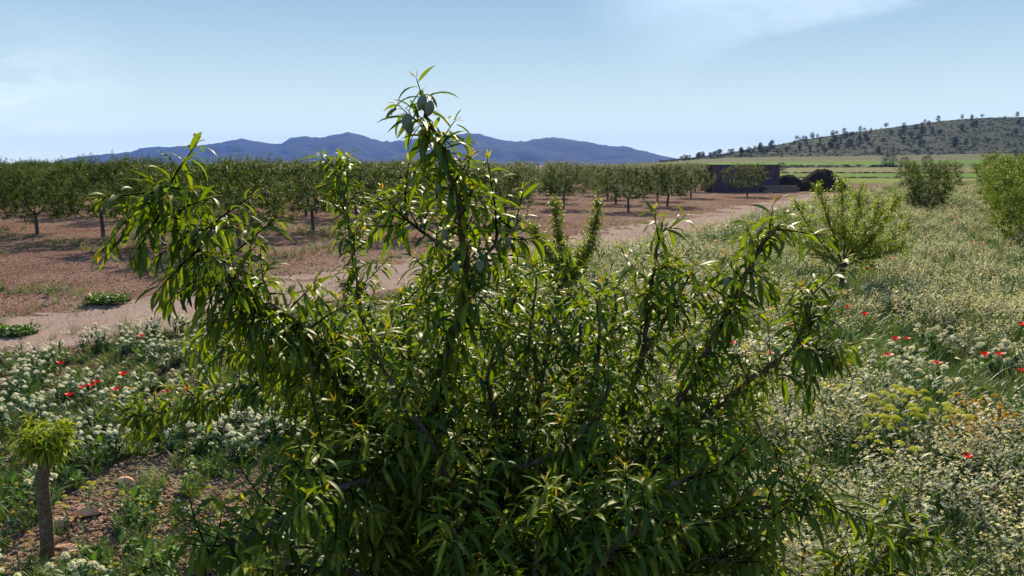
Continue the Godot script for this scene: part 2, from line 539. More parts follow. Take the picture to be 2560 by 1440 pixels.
	for k in list.size():
		var l: Array = list[k]
		if k < 300:
			var shade := 0 if l[1].g < 0.13 else 1 if l[1].g < 0.185 else 2
			var key := "%d %d" % [l[2], shade]
			if not shared.has(key):
				var b := MB.new()
				b.put(LEAF[l[2]], Transform3D(), [Color(0.062, 0.11, 0.03), Color(0.105, 0.155, 0.028), Color(0.165, 0.215, 0.028)][shade] if l[1].r < 0.25 else Color(0.32, 0.2, 0.03))
				shared[key] = b.mesh(M.leaf)
			var lf := part("leaf", shared[key], t)
			lf.transform = shift * l[0]
		else:
			rest.put(LEAF[l[2]], shift * l[0], l[1])
	var fo := part("foliage", rest.mesh(M.leaf), t)
	fo.set_meta("kind", "stuff")
	print("big tree leaves ", list.size())
	# fruit
	var am := almond_mesh()
	for f in [[1062, 236, 1.80, 0.034], [1078, 250, 1.76, 0.033], [1018, 282, 1.80, 0.034], [1022, 302, 1.82, 0.030], [1200, 648, 1.95, 0.031], [1136, 652, 1.92, 0.031], [487, 560, 2.05, 0.029], [530, 570, 2.1, 0.027], [1820, 690, 2.3, 0.028], [1272, 592, 2.08, 0.030], [1245, 600, 2.06, 0.029], [1103, 458, 1.9, 0.028], [1938, 868, 2.28, 0.026], [1110, 572, 1.9, 0.027]]:
		var a := part("almond", am, t)
		a.transform = Transform3D(Basis.from_euler(Vector3(rng.randf_range(-0.5, 0.5), rng.randf() * TAU, rng.randf_range(-0.5, 0.5))).scaled(Vector3.ONE * f[3]), at_depth(f[0], f[1], f[2] - 0.05) - base)

# a tree given by the run of its limbs in the picture, standing at one distance
func sketched(called: String, label: String, group: String, base: Vector3, fork: Vector3, r: float, paths: Array, o: Dictionary) -> void:
	var t := thing(called, base, label, "tree", group)
	var list := []
	var trunk := MB.new()
	var mid := base.lerp(fork, 0.5) + Vector3(0.012, 0, 0.01)
	trunk.tube(smooth([base - Vector3(0, 0.08, 0), mid, fork + (fork - mid) * 0.15]), smooth_radii(11, r * 1.25, r), 9, Color(0.6, 0.52, 0.46))
	var woods := [trunk]
	for p in paths:
		woods.append(limb(list, [fork] + px_path(p), r * 0.55, r * 0.12, o))
	for k in woods.size():
		for q in woods[k].v.size(): woods[k].v[q] -= base
		part("trunk" if k == 0 else "branch", woods[k].mesh(M.bark), t)
	for l in list: l[0].origin -= base
	part("crown", leaves_mesh(list, LEAF if o.get("fine", false) else LEAF_FAR, M.leaf), t)
	print(called, " leaves ", list.size())

func smooth_radii(n: int, a: float, b: float) -> Array:
	var out := []
	for k in n: out.append(lerpf(a, b, pow(float(k) / (n - 1), 0.7)) * rng.randf_range(0.95, 1.06))
	return out

# an orchard tree: trunk, limbs, and a crown of leafy shoots spread through its volume
func orchard_tree(seed_: int, o: Dictionary) -> Node3D:
	rng.seed = seed_
	var t := Node3D.new()
	var list := []
	var wood := MB.new()
	var hgt: float = o.height
	var th: float = o.trunk
	var lean := Vector3(rng.randf_range(-0.08, 0.08), 0, rng.randf_range(-0.08, 0.08))
	var fork := Vector3(0, th, 0) + lean
	wood.tube(smooth([Vector3(0, -0.12, 0), lean * 0.3 + Vector3(0, th * 0.5, 0), fork + Vector3(0, 0.05, 0)]), smooth_radii(11, o.r * 1.3, o.r), 8, Color(0.09, 0.066, 0.055))
	var limbs := MB.new()
	var boughs := []
	var so := {leaf = o.leaf, step = o.step, droop = 0.3, lift = 0.08, sides = 3, tip_leaves = 2, red_tips = false, young = o.young, wood = Color(0.08, 0.065, 0.05), bare = 0.0}
	var n: int = o.clumps
	for k in n:
		# a point in the crown, more of them towards its outside
		var a := TAU * (k * 0.618034)
		var u := (k + 0.5) / n
		var hh := lerpf(o.low, hgt * 0.9, u)
		var rr: float = o.radius * o.shape.call(u) * sqrt(rng.randf_range(0.15, 1.0)) * (1.0 + 0.25 * sin(a * 3.0 + seed_))
		var p := Vector3(cos(a) * rr, hh, sin(a) * rr) + lean
		var out := Vector3(cos(a), 0.1 + u * 0.5, sin(a)).normalized()
		if k % (n / 8) == 3:
			var m := fork.lerp(p, 0.5) + Vector3(cos(a), -0.3, sin(a)) * 0.15
			var lm := MB.new()
			lm.tube(smooth([fork, m, p], 4), smooth_radii(9, o.r * 0.55, 0.008), 6, Color(0.085, 0.065, 0.055))
			boughs.append(lm)
		for q in o.get("per", 8):
			var j := Vector3(rng.randf_range(-1, 1), rng.randf_range(-0.8, 0.8), rng.randf_range(-1, 1))
			shoot(limbs, list, p + j * 0.06, (out * 0.6 + j * 1.1).normalized(), rng.randf_range(0.14, 0.34), 0.003, so)
	for k in o.spires:
		var a := rng.randf() * TAU
		var rr: float = o.radius * sqrt(rng.randf()) * 0.75
		shoot(limbs, list, Vector3(cos(a) * rr, hgt * rng.randf_range(0.74, 0.86), sin(a) * rr), Vector3(cos(a) * 0.25, 1, sin(a) * 0.25), rng.randf_range(0.3, 0.58), 0.007, so)
	part("trunk", wood.mesh(M.bark_far), t)
	for q in boughs: part("branch", q.mesh(M.bark_far), t)
	part("twigs", limbs.mesh(M.bark_far), t).set_meta("kind", "stuff")
	for l in list: l[1] = l[1] * o.get("tone", 0.46)
	part("crown", leaves_mesh(list, LEAF_FAR, M.leaf_far), t)
	return t

# ------------------------------------------------------------------ small plants
func flower(petals: MB, at: Vector3, up: Vector3, size: float, col: Color) -> void:
	var u := up.cross(Vector3(0.4, 0.1, 0.9)).normalized()
	var w := up.cross(u)
	var a0 := rng.randf() * TAU
	for k in 4:
		var a := a0 + k * TAU / 4
		var d := (u * cos(a) + w * sin(a))
		var e := up.cross(d)
		var tip := at + (d + up * 0.25) * size
		var mid := at + (d * 0.62 + up * 0.12) * size
		petals.quad(at, mid + e * size * 0.38, tip, mid - e * size * 0.38, (up - d * 0.25).normalized(), col * rng.randf_range(0.85, 1.05))

func blade(b: MB, at: Vector3, dir: Vector3, length: float, wide: float, bend: float, col: Color) -> void:
	var side := dir.cross(Vector3.UP)
	side = side.normalized() if side.length() > 0.01 else Vector3.RIGHT
	var flat := Vector3(dir.x, 0, dir.z).normalized() if Vector2(dir.x, dir.z).length() > 0.01 else Vector3.BACK
	var p := at
	var d := dir.normalized()
	var at_i := b.v.size()
	for s in 4:
		var w = wide * [0.8, 1.0, 0.7, 0.05][s]
		var nn := side.cross(d).normalized()
		b.v.append(p - side * w); b.v.append(p + side * w)
		b.n.append(nn); b.n.append(nn)
		b.c.append(col); b.c.append(col)
		p += d * length / 3.0
		d = (d + (flat * 0.7 - Vector3.UP * 0.55) * bend).normalized()
	for s in 3:
		var a := at_i + s * 2
		var q := [a, a + 1, a + 2, a + 1, a + 3, a + 2]
		if (b.v[a + 1] - b.v[a]).cross(b.v[a + 2] - b.v[a]).dot(b.n[a]) > 0.0: q = [a, a + 2, a + 1, a + 1, a + 2, a + 3]
		b.i.append_array(q)

func any_dir(lift: float) -> Vector3:
	var a := rng.randf() * TAU
	return Vector3(cos(a), lift, sin(a)).normalized()

func grass_tuft(n: int, lo: float, hi: float, wide: float, spread: float, cols: Array) -> ArrayMesh:
	var b := MB.new()
	for k in n:
		var c: Color = cols[rng.randi() % cols.size()] * rng.randf_range(0.75, 1.2)
		blade(b, Vector3(rng.randf_range(-1, 1), 0, rng.randf_range(-1, 1)) * spread, any_dir(rng.randf_range(1.2, 4.0)), rng.randf_range(lo, hi), wide, rng.randf_range(0.05, 0.5), c)
	return b.mesh(M.grass)

func herb(n: int, size: float, cols: Array, wide := 0.4) -> ArrayMesh:
	var b := MB.new()
	for k in n:
		var d := any_dir(rng.randf_range(0.2, 2.2))
		var p := Vector3(rng.randf_range(-1, 1), 0, rng.randf_range(-1, 1)) * size * wide + Vector3.UP * size * rng.randf_range(0.0, 1.2)
		var y := (Vector3.UP - d * d.y).normalized()
		var l := size * rng.randf_range(0.5, 1.1)
		b.put(LEAF_FAR[rng.randi() % 4], Transform3D(Basis(y.cross(d) * l * 1.6, y * l, d * l), p), cols[rng.randi() % cols.size()] * rng.randf_range(0.8, 1.2))
	return b.mesh(M.grass)

# thin branching stems with small pale flowers strewn along their upper part
func rocket(stems: int, high: float, blooms: int, petal: float, col: Color) -> ArrayMesh:
	var g := MB.new()
	var f := MB.new()
	for k in stems:
		var d := any_dir(rng.randf_range(1.3, 4.0))
		var h := high * rng.randf_range(0.7, 1.15)
		var p0 := Vector3(rng.randf_range(-1, 1), 0, rng.randf_range(-1, 1)) * 0.05
		var p1 := p0 + d * h * 0.5
		var p2 := p1 + (d + Vector3(rng.randf_range(-0.3, 0.3), 0.3, rng.randf_range(-0.3, 0.3))).normalized() * h * 0.5
		g.tube([p0, p1, p2], [0.0026, 0.002, 0.0012], 3, Color(0.10, 0.15, 0.06))
		for q in 5:
			var s := p0.lerp(p1, rng.randf()) if q < 3 else p1.lerp(p2, rng.randf() * 0.6)
			blade(g, s, any_dir(rng.randf_range(0.3, 1.5)), rng.randf_range(0.04, 0.11), 0.008, 0.3, Color(0.055, 0.10, 0.035) * rng.randf_range(0.7, 1.3))
		for q in blooms:
			var t := rng.randf()
			var s := p1.lerp(p2, 0.25 + 0.75 * t)
			var e := any_dir(rng.randf_range(0.2, 1.4))
			var at := s + e * rng.randf_range(0.015, 0.06) * (1.2 - t * 0.6)
			flower(f, at, (e + Vector3.UP * 0.4).normalized(), petal * rng.randf_range(0.7, 1.1), col)
	return f.to(g.mesh(M.grass), M.petal)

# a plant with domed white heads; parts are built separately so that near ones are things
func white_head(col: Color, r: float) -> ArrayMesh:
	var f := MB.new()
	for k in 20:
		var u := sqrt((k + 0.5) / 20.0)
		var a := k * 2.39996
		var d := Vector3(cos(a) * u, 0.8 - 0.9 * u * u, sin(a) * u) * rng.randf_range(0.6, 1.3)
		flower(f, d * r, (d + any_dir(0.7) * 0.6 + Vector3.UP * 0.2).normalized(), 0.0105 * rng.randf_range(0.7, 1.25), col if rng.randf() < 0.8 else Color(0.5, 0.5, 0.24))
	return f.mesh(M.petal)

func white_stems(spots: Array) -> ArrayMesh:
	var g := MB.new()
	for s in spots:
		g.tube([Vector3(s.x * 0.15, -0.03, s.z * 0.15), Vector3(s.x * 0.5, s.y * 0.55, s.z * 0.5), s], [0.0035, 0.0026, 0.0018], 4, Color(0.10, 0.15, 0.055))
		for q in 9:
			blade(g, Vector3(s.x * 0.5, s.y * rng.randf_range(0.0, 0.85), s.z * 0.5), any_dir(rng.randf_range(0.3, 1.6)), rng.randf_range(0.05, 0.12), 0.011, 0.35, Color(0.05, 0.10, 0.035) * rng.randf_range(0.7, 1.4))
	return g.mesh(M.grass)

func white_plant(heads: int, high: float) -> Node3D:
	var t := Node3D.new()
	var spots := []
	for k in heads:
		var a := TAU * k / heads + rng.randf()
		spots.append(Vector3(cos(a) * rng.randf_range(0.03, 0.17), high * rng.randf_range(0.6, 1.1), sin(a) * rng.randf_range(0.03, 0.17)))
	part("stems", white_stems(spots), t)
	for s in spots:
		part("flower_head", white_head(Color(0.80, 0.77, 0.65), rng.randf_range(0.014, 0.024)), t).position = s
	return t

func joined(t: Node3D) -> ArrayMesh:      # the same plant as one mesh with two surfaces, for the far ones
	var g: ArrayMesh = null
	var st := SurfaceTool.new()
	var sf := SurfaceTool.new()
	for ch in t.get_children():
		var m: ArrayMesh = ch.mesh
		if ch.name == "stems": st.append_from(m, 0, ch.transform)
		else: sf.append_from(m, 0, ch.transform)
	st.set_material(M.grass)
	g = st.commit()
	sf.set_material(M.petal)
	return sf.commit(g)

func poppy(open: float, high: float, red: Color) -> Node3D:
	var t := Node3D.new()
	var g := MB.new()
	var top := Vector3(rng.randf_range(-0.04, 0.04), high, rng.randf_range(-0.04, 0.04))
	g.tube(smooth([Vector3(0, -0.03, 0), Vector3(top.x * 0.2, high * 0.5, 0.01), top]), smooth_radii(11, 0.0025, 0.0018), 4, Color(0.09, 0.13, 0.05))
	for q in 7:
		blade(g, top * rng.randf_range(0.05, 0.5), any_dir(rng.randf_range(0.4, 1.5)), rng.randf_range(0.06, 0.14), 0.008, 0.3, Color(0.05, 0.10, 0.035))
	part("stem", g.mesh(M.grass), t)
	for k in 4:
		var b := MB.new()
		var a0 := k * PI / 2 + 0.3
		var r := 0.047 * (1.0 if k % 2 == 0 else 0.93)
		var rows := 4
		var cols := 6
		for i in rows + 1:
			for j in cols + 1:
				var u := float(i) / rows
				var w := (float(j) / cols - 0.5)
				var a := a0 + w * 1.9 * sqrt(u)
				var curl := open * (1.0 - 0.25 * u)
				var rad := r * u * cos(curl) * (1.0 - 0.35 * w * w)
				var p := Vector3(cos(a) * rad, r * u * sin(curl) * 1.25 + 0.004 * sin(w * 19.0 + k) * u, sin(a) * rad) * (1.0 + 0.0 * u)
				b.v.append(p)
				b.n.append((Vector3.UP - Vector3(cos(a), 0, sin(a)) * sin(curl)).normalized())
				b.c.append(Color(0.03, 0.008, 0.012) if i == 0 else red)
		for i in rows:
			for j in cols:
				var q := i * (cols + 1) + j
				for s in [[q, q + 1, q + cols + 1], [q + 1, q + cols + 2, q + cols + 1]]:
					if (b.v[s[1]] - b.v[s[0]]).cross(b.v[s[2]] - b.v[s[0]]).dot(b.n[s[2]]) > 0.0: s = [s[0], s[2], s[1]]
					b.i.append_array(s)
		part("petal", b.mesh(M.poppy), t).position = top
	var c := MB.new()
	blob(c, Vector3(0, 0.008, 0), Vector3(0.007, 0.009, 0.007), 5, 0.0, Color(0.02, 0.02, 0.015))
	part("seed_head", c.mesh(M.clod), t).position = top
	return t

func yellow_plant(heads: int, high: float, r: float, col: Color, petal: float, per_head: int, spread := 0.07) -> Node3D:
	var t := Node3D.new()
	var spots := []
	for k in heads:
		var a := k * 2.4 + rng.randf()
		spots.append(Vector3(cos(a) * spread * rng.randf_range(0.2, 1.6), high * rng.randf_range(0.8, 1.1), sin(a) * spread * rng.randf_range(0.2, 1.6)))
	part("stems", white_stems(spots), t)
	for s in spots:
		var f := MB.new()
		for k in per_head:
			var u := sqrt((k + 0.5) / per_head)
			var a := k * 2.39996
			var d := Vector3(cos(a) * u, 0.5 - 0.45 * u * u, sin(a) * u)
			flower(f, d * r, (d + Vector3.UP * 0.5).normalized(), petal, col * rng.randf_range(0.85, 1.1))
		part("flower_head", f.mesh(M.petal), t).position = s
	return t

func blob(b: MB, at: Vector3, half: Vector3, rings: int, rough: float, col: Color) -> void:
	var n0 := b.v.size()
	var around := rings * 2
	var o := rng.randf() * 100.0
	for r in rings + 1:
		for s in around:
			var th := PI * r / rings
			var a := TAU * s / around
			var d := Vector3(sin(th) * cos(a), cos(th), sin(th) * sin(a))
			var k := 1.0 + rough * fine.get_noise_3d(d.x * 60.0 + o, d.y * 60.0, d.z * 60.0 + o) * 2.0
			b.v.append(at + d * half * k)
			b.n.append((d / half).normalized()); b.c.append(col)
	for r in rings:
		for s in around:
			var a := n0 + r * around + s
			var c := n0 + r * around + (s + 1) % around
			b.i.append_array([a, a + around, c, c, a + around, c + around])

func stone_mesh(half: Vector3, rough: float, rings := 7) -> ArrayMesh:
	# an angular broken stone: a blob with flattened facets, flat shaded
	var b := MB.new()
	blob(b, Vector3.ZERO, half, rings, rough, Color.WHITE)
	var cuts := []
	for k in 9:
		cuts.append([Vector3(rng.randf_range(-1, 1), rng.randf_range(-0.6, 1), rng.randf_range(-1, 1)).normalized(), rng.randf_range(0.6, 0.85)])
	for k in b.v.size():
		var p := b.v[k] / half
		for c in cuts:
			var over: float = p.dot(c[0]) - c[1]
			if over > 0.0: p -= c[0] * over
		b.v[k] = p * half
	var f := MB.new()
	for k in range(0, b.i.size(), 3):
		var p := b.v[b.i[k]]
		var q := b.v[b.i[k + 1]]
		var r := b.v[b.i[k + 2]]
		var nn := (q - p).cross(r - p)
		if nn.length() < 1e-12: continue
		nn = nn.normalized()
		if nn.dot((p + q + r) / 3.0) < 0.0: nn = -nn
		f.tri(p, q, r, nn, Color.WHITE)
	return f.mesh(M.stone)

# ------------------------------------------------------------------ build
func _ready() -> void:
	noise.seed = 5; noise.frequency = 0.1; noise.fractal_octaves = 3
	fine.seed = 9; fine.frequency = 0.05; fine.fractal_octaves = 4
	set_view()
	set_sky()
	make_materials()
	make_leaves()
	build_land()
	build_hills()
	build_fields()
	build_yard()
	build_orchard()
	build_meadow()
	build_near()
	big_almond()

func set_view() -> void:
	var cam := Camera3D.new()
	cam.name = "camera"
	cam.position = EYE
	cam.rotation_degrees = Vector3(-PITCH, 0, 0)
	cam.fov = rad_to_deg(2.0 * atan(720.0 / FOCAL))
	cam.near = 0.05
	cam.far = 20000.0
	add_child(cam)
	cam.current = true

func set_sky() -> void:
	var sm := ProceduralSkyMaterial.new()
	sm.sky_top_color = Color(0.28, 0.43, 0.575)
	sm.sky_horizon_color = Color(0.77, 0.82, 0.77)
	sm.sky_curve = 0.09
	sm.ground_bottom_color = Color(0.30, 0.25, 0.21)
	sm.ground_horizon_color = Color(0.60, 0.64, 0.66)
	sm.sun_angle_max = 24.0
	sm.sun_curve = 0.05
	sm.sky_energy_multiplier = 1.0
	sm.sky_cover = cirrus()
	sm.sky_cover_modulate = Color(1, 1, 1)
	var sky := Sky.new()
	sky.sky_material = sm
	var e := Environment.new()
	e.background_mode = Environment.BG_SKY
	e.sky = sky
	e.tonemap_mode = Environment.TONE_MAPPER_LINEAR
	e.tonemap_exposure = 2.2
	e.sdfgi_enabled = true
	e.ssao_enabled = true
	e.ssil_enabled = true
	e.fog_enabled = true
	e.fog_density = 0.000085
	e.fog_light_color = Color(0.44, 0.62, 1.0)
	var we := WorldEnvironment.new()
	we.name = "world_environment"
	we.environment = e
	add_child(we)
	var sun := DirectionalLight3D.new()
	sun.name = "sun"
	sun.rotation_degrees = Vector3(-SUN_HIGH, 180.0 - SUN_TURN, 0)
	sun.light_energy = 1.6
	sun.light_color = Color(1.0, 0.93, 0.82)
	sun.light_angular_distance = 0.5
	sun.shadow_enabled = true
	add_child(sun)

const SHIFT := 175

func cirrus() -> ImageTexture:
	# thin streaks of cirrus, alike all round the sky
	var w := 2048
	var h := 1024
	var a := FastNoiseLite.new(); a.seed = 21; a.frequency = 0.006; a.fractal_octaves = 5; a.domain_warp_enabled = true; a.domain_warp_amplitude = 40.0
	var b := FastNoiseLite.new(); b.seed = 22; b.frequency = 0.004; b.fractal_octaves = 2
	var ia := a.get_seamless_image(512, h); ia.resize(w, h, Image.INTERPOLATE_CUBIC)
	var ib := b.get_seamless_image(w / 2, h / 2); ib.resize(w, h, Image.INTERPOLATE_CUBIC)
	var da := ia.get_data()
	var db := ib.get_data()
	var out := PackedByteArray(); out.resize(w * h * 4)
	for y in h / 2:
		for x in w:
			var k := y * w + x
			var s := clampf((da[(y * w + (x + y * 2 + w - SHIFT) % w)] / 255.0 - 0.42) * 2.2, 0.0, 1.0) * smoothstep(0.46, 0.72, db[y * w + (x + w - SHIFT) % w] / 255.0)
			out[k * 4] = 255; out[k * 4 + 1] = 255; out[k * 4 + 2] = 255
			out[k * 4 + 3] = int(s * 105.0)
	return ImageTexture.create_from_image(Image.create_from_data(w, h, false, Image.FORMAT_RGBA8, out))

func ground_tint(x: float, z: float) -> Color:
	var d := beside_track(x, z)
	var big := noise.get_noise_2d(x * 0.8 + 30.0, z * 0.8)
	var mid := noise.get_noise_2d(x * 4.0, z * 4.0 + 77.0)
	var soil := Color(0.85, 0.74, 0.70).lerp(Color(1.25, 1.15, 1.08), clampf(0.5 + mid * 1.4, 0.0, 1.0)) * (1.0 + big * 0.25)
	var turf := Color(0.62, 0.72, 0.55).lerp(Color(0.95, 0.9, 0.75), clampf(0.45 + mid * 1.2, 0.0, 1.0))
	var c := soil.lerp(turf, smoothstep(0.9, 1.9, d))
	return c

func build_land() -> void:
	M.soil = world_mapped(mottled(41, 1024, 0.02, [[0.15, Color(0.085, 0.052, 0.043)], [0.42, Color(0.165, 0.108, 0.088)], [0.62, Color(0.25, 0.172, 0.142)], [0.85, Color(0.38, 0.285, 0.245)]], 0.5), relief(42, 1024, 0.05), 0.33, 9.0)
	var b := MB.new()
	var ring := PackedFloat32Array()
	var r := 0.7
	while r < 7200.0:
		ring.append(r); r *= 1.042
	var ang := []
	for k in 150: ang.append(lerpf(-0.85, 0.85, k / 149.0))
	for k in 30: ang.append(lerpf(0.95, TAU - 0.95, k / 29.0))
	var na := ang.size()
	b.v.append(Vector3(0, 0, 0)); b.n.append(Vector3.UP); b.c.append(Color.WHITE)
	for rr in ring:
		for a in ang:
			var x: float = rr * sin(a)
			var z: float = rr * cos(a)
			var y := land(x, z)
			b.v.append(Vector3(x, y, -z))
			b.n.append(Vector3(y - land(x + 0.4, z), 0.4, land(x, z + 0.4) - y).normalized())
			b.c.append(ground_tint(x, z))
	for k in na:
		b.i.append_array([0, 1 + k, 1 + (k + 1) % na])
	for q in ring.size() - 1:
		for k in na:
			var a := 1 + q * na + k
			var c := 1 + q * na + (k + 1) % na
			b.i.append_array([a, a + na, c, c, a + na, c + na])
	solo("ground", b.mesh(M.soil), "reddish brown stony soil of the orchard and meadow", "ground", "", "structure")
	# the track: a paler, compacted sheet
	M.track = world_mapped(mottled(51, 1024, 0.03, [[0.2, Color(0.19, 0.135, 0.115)], [0.5, Color(0.33, 0.25, 0.215)], [0.8, Color(0.46, 0.37, 0.325)]], 0.55), relief(52, 1024, 0.08), 0.4, 5.0)
	var tb := MB.new()
	var n := 0
	var z := 1.0
	var cols := 9
	while z < 66.0:
		for k in cols:
			var w := (k / float(cols - 1) - 0.5) * 2.0
			var off := w * (1.75 + 0.4 * noise.get_noise_2d(z * 9.0, 90.0 * signf(w)) + 0.3 * noise.get_noise_2d(z * 40.0, 50.0 * signf(w))) / 0.8
			var x := track_x(z) + off
			var rut := exp(-pow((absf(w) - 0.5) / 0.16, 2.0)) * 0.02
			tb.v.append(Vector3(x, land(x, z) + 0.022 * (1.0 - w * w) - rut * 0.4 - 0.012 * w * w + 0.006, -z))
			tb.n.append(Vector3.UP)
			var f := 1.0 + 0.35 * noise.get_noise_2d(x * 5.0, z * 5.0) + 0.2 * noise.get_noise_2d(x * 1.5, z * 1.5 + 20.0)
			tb.c.append(Color(f, f, f))
		n += 1
		z += 0.12 + z * 0.004
	for q in n - 1:
		for k in cols - 1:
			var a := q * cols + k
			tb.i.append_array([a, a + cols, a + 1, a + 1, a + cols, a + cols + 1])
	solo("dirt_track", tb.mesh(M.track), "pale dirt track curving between the orchard and the meadow", "track", "", "structure")

func profile_y(pts: Array, px: float) -> float:
	for k in pts.size() - 1:
		if px < pts[k + 1][0]:
			var t := clampf((px - pts[k][0]) / (pts[k + 1][0] - pts[k][0]), 0.0, 1.0)
			var a: float = pts[maxi(k - 1, 0)][1]
			var d: float = pts[mini(k + 2, pts.size() - 1)][1]
			return cubic_interpolate(pts[k][1], pts[k + 1][1], a, d, t)
	return pts[-1][1]

const RIDGE := [[-900, 405], [-400, 420], [0, 419], [100, 414], [170, 395], [250, 388], [330, 378], [355, 368], [450, 365], [520, 360], [570, 352], [600, 346], [640, 352], [700, 358], [725, 345], [760, 340], [800, 342], [850, 334], [880, 331], [930, 345], [960, 352], [1000, 350], [1080, 341], [1190, 332], [1220, 340], [1260, 350], [1310, 352], [1340, 346], [1390, 343], [1440, 350], [1500, 360], [1560, 368], [1620, 379], [1660, 390], [1760, 405], [1900, 410], [2300, 395], [3000, 380], [3600, 400]]
const HILL := [[1560, 410], [1640, 407], [1700, 401], [1780, 389], [1850, 378], [1900, 367], [1950, 361], [2000, 350], [2060, 341], [2150, 329], [2250, 316], [2350, 303], [2450, 295], [2560, 292], [2750, 285], [3000, 290], [3300, 310], [3700, 380]]

func hill_point(px: float, t: float) -> Vector3:
	# t 0 at the foot, 1 on the ridge, above 1 behind it
	var z := lerpf(478.0, 680.0, t)
	var top := at_ahead(px, profile_y(HILL, px), 680.0)
	var x := top.x * z / 680.0
	var foot := land(x, 478.0)
	var s := pow(clampf(t, 0.0, 1.0), 1.15) if t <= 1.0 else 1.0 - 0.6 * (t - 1.0)
	var y := foot + (top.y - foot) * s
	var gully := fine.get_noise_2d(x * 0.5, z * 0.12) * 3.0 + fine.get_noise_2d(x * 2.0, z * 1.2) * 0.9
	y += gully * sin(PI * clampf(t, 0.0, 1.0)) * clampf((top.y - foot) / 20.0, 0.0, 1.0)
	return Vector3(x, y - (0.6 if t <= 0.0 else 0.0), -z)

func sheet(rows: Array, mat: Material, colour: Callable) -> ArrayMesh:
	var b := MB.new()
	var m: int = rows[0].size()
	for row in rows:
		for p in row:
			b.v.append(p); b.n.append(Vector3.UP); b.c.append(colour.call(p))
	for q in rows.size() - 1:
		for k in m - 1:
			var a := q * m + k
			b.i.append_array([a, a + m, a + 1, a + 1, a + m, a + m + 1])
			var nn := (b.v[a + m] - b.v[a]).cross(b.v[a + 1] - b.v[a]).normalized()
			if nn.y < 0.0: nn = -nn
			b.n[a] = nn
	return b.mesh(mat)

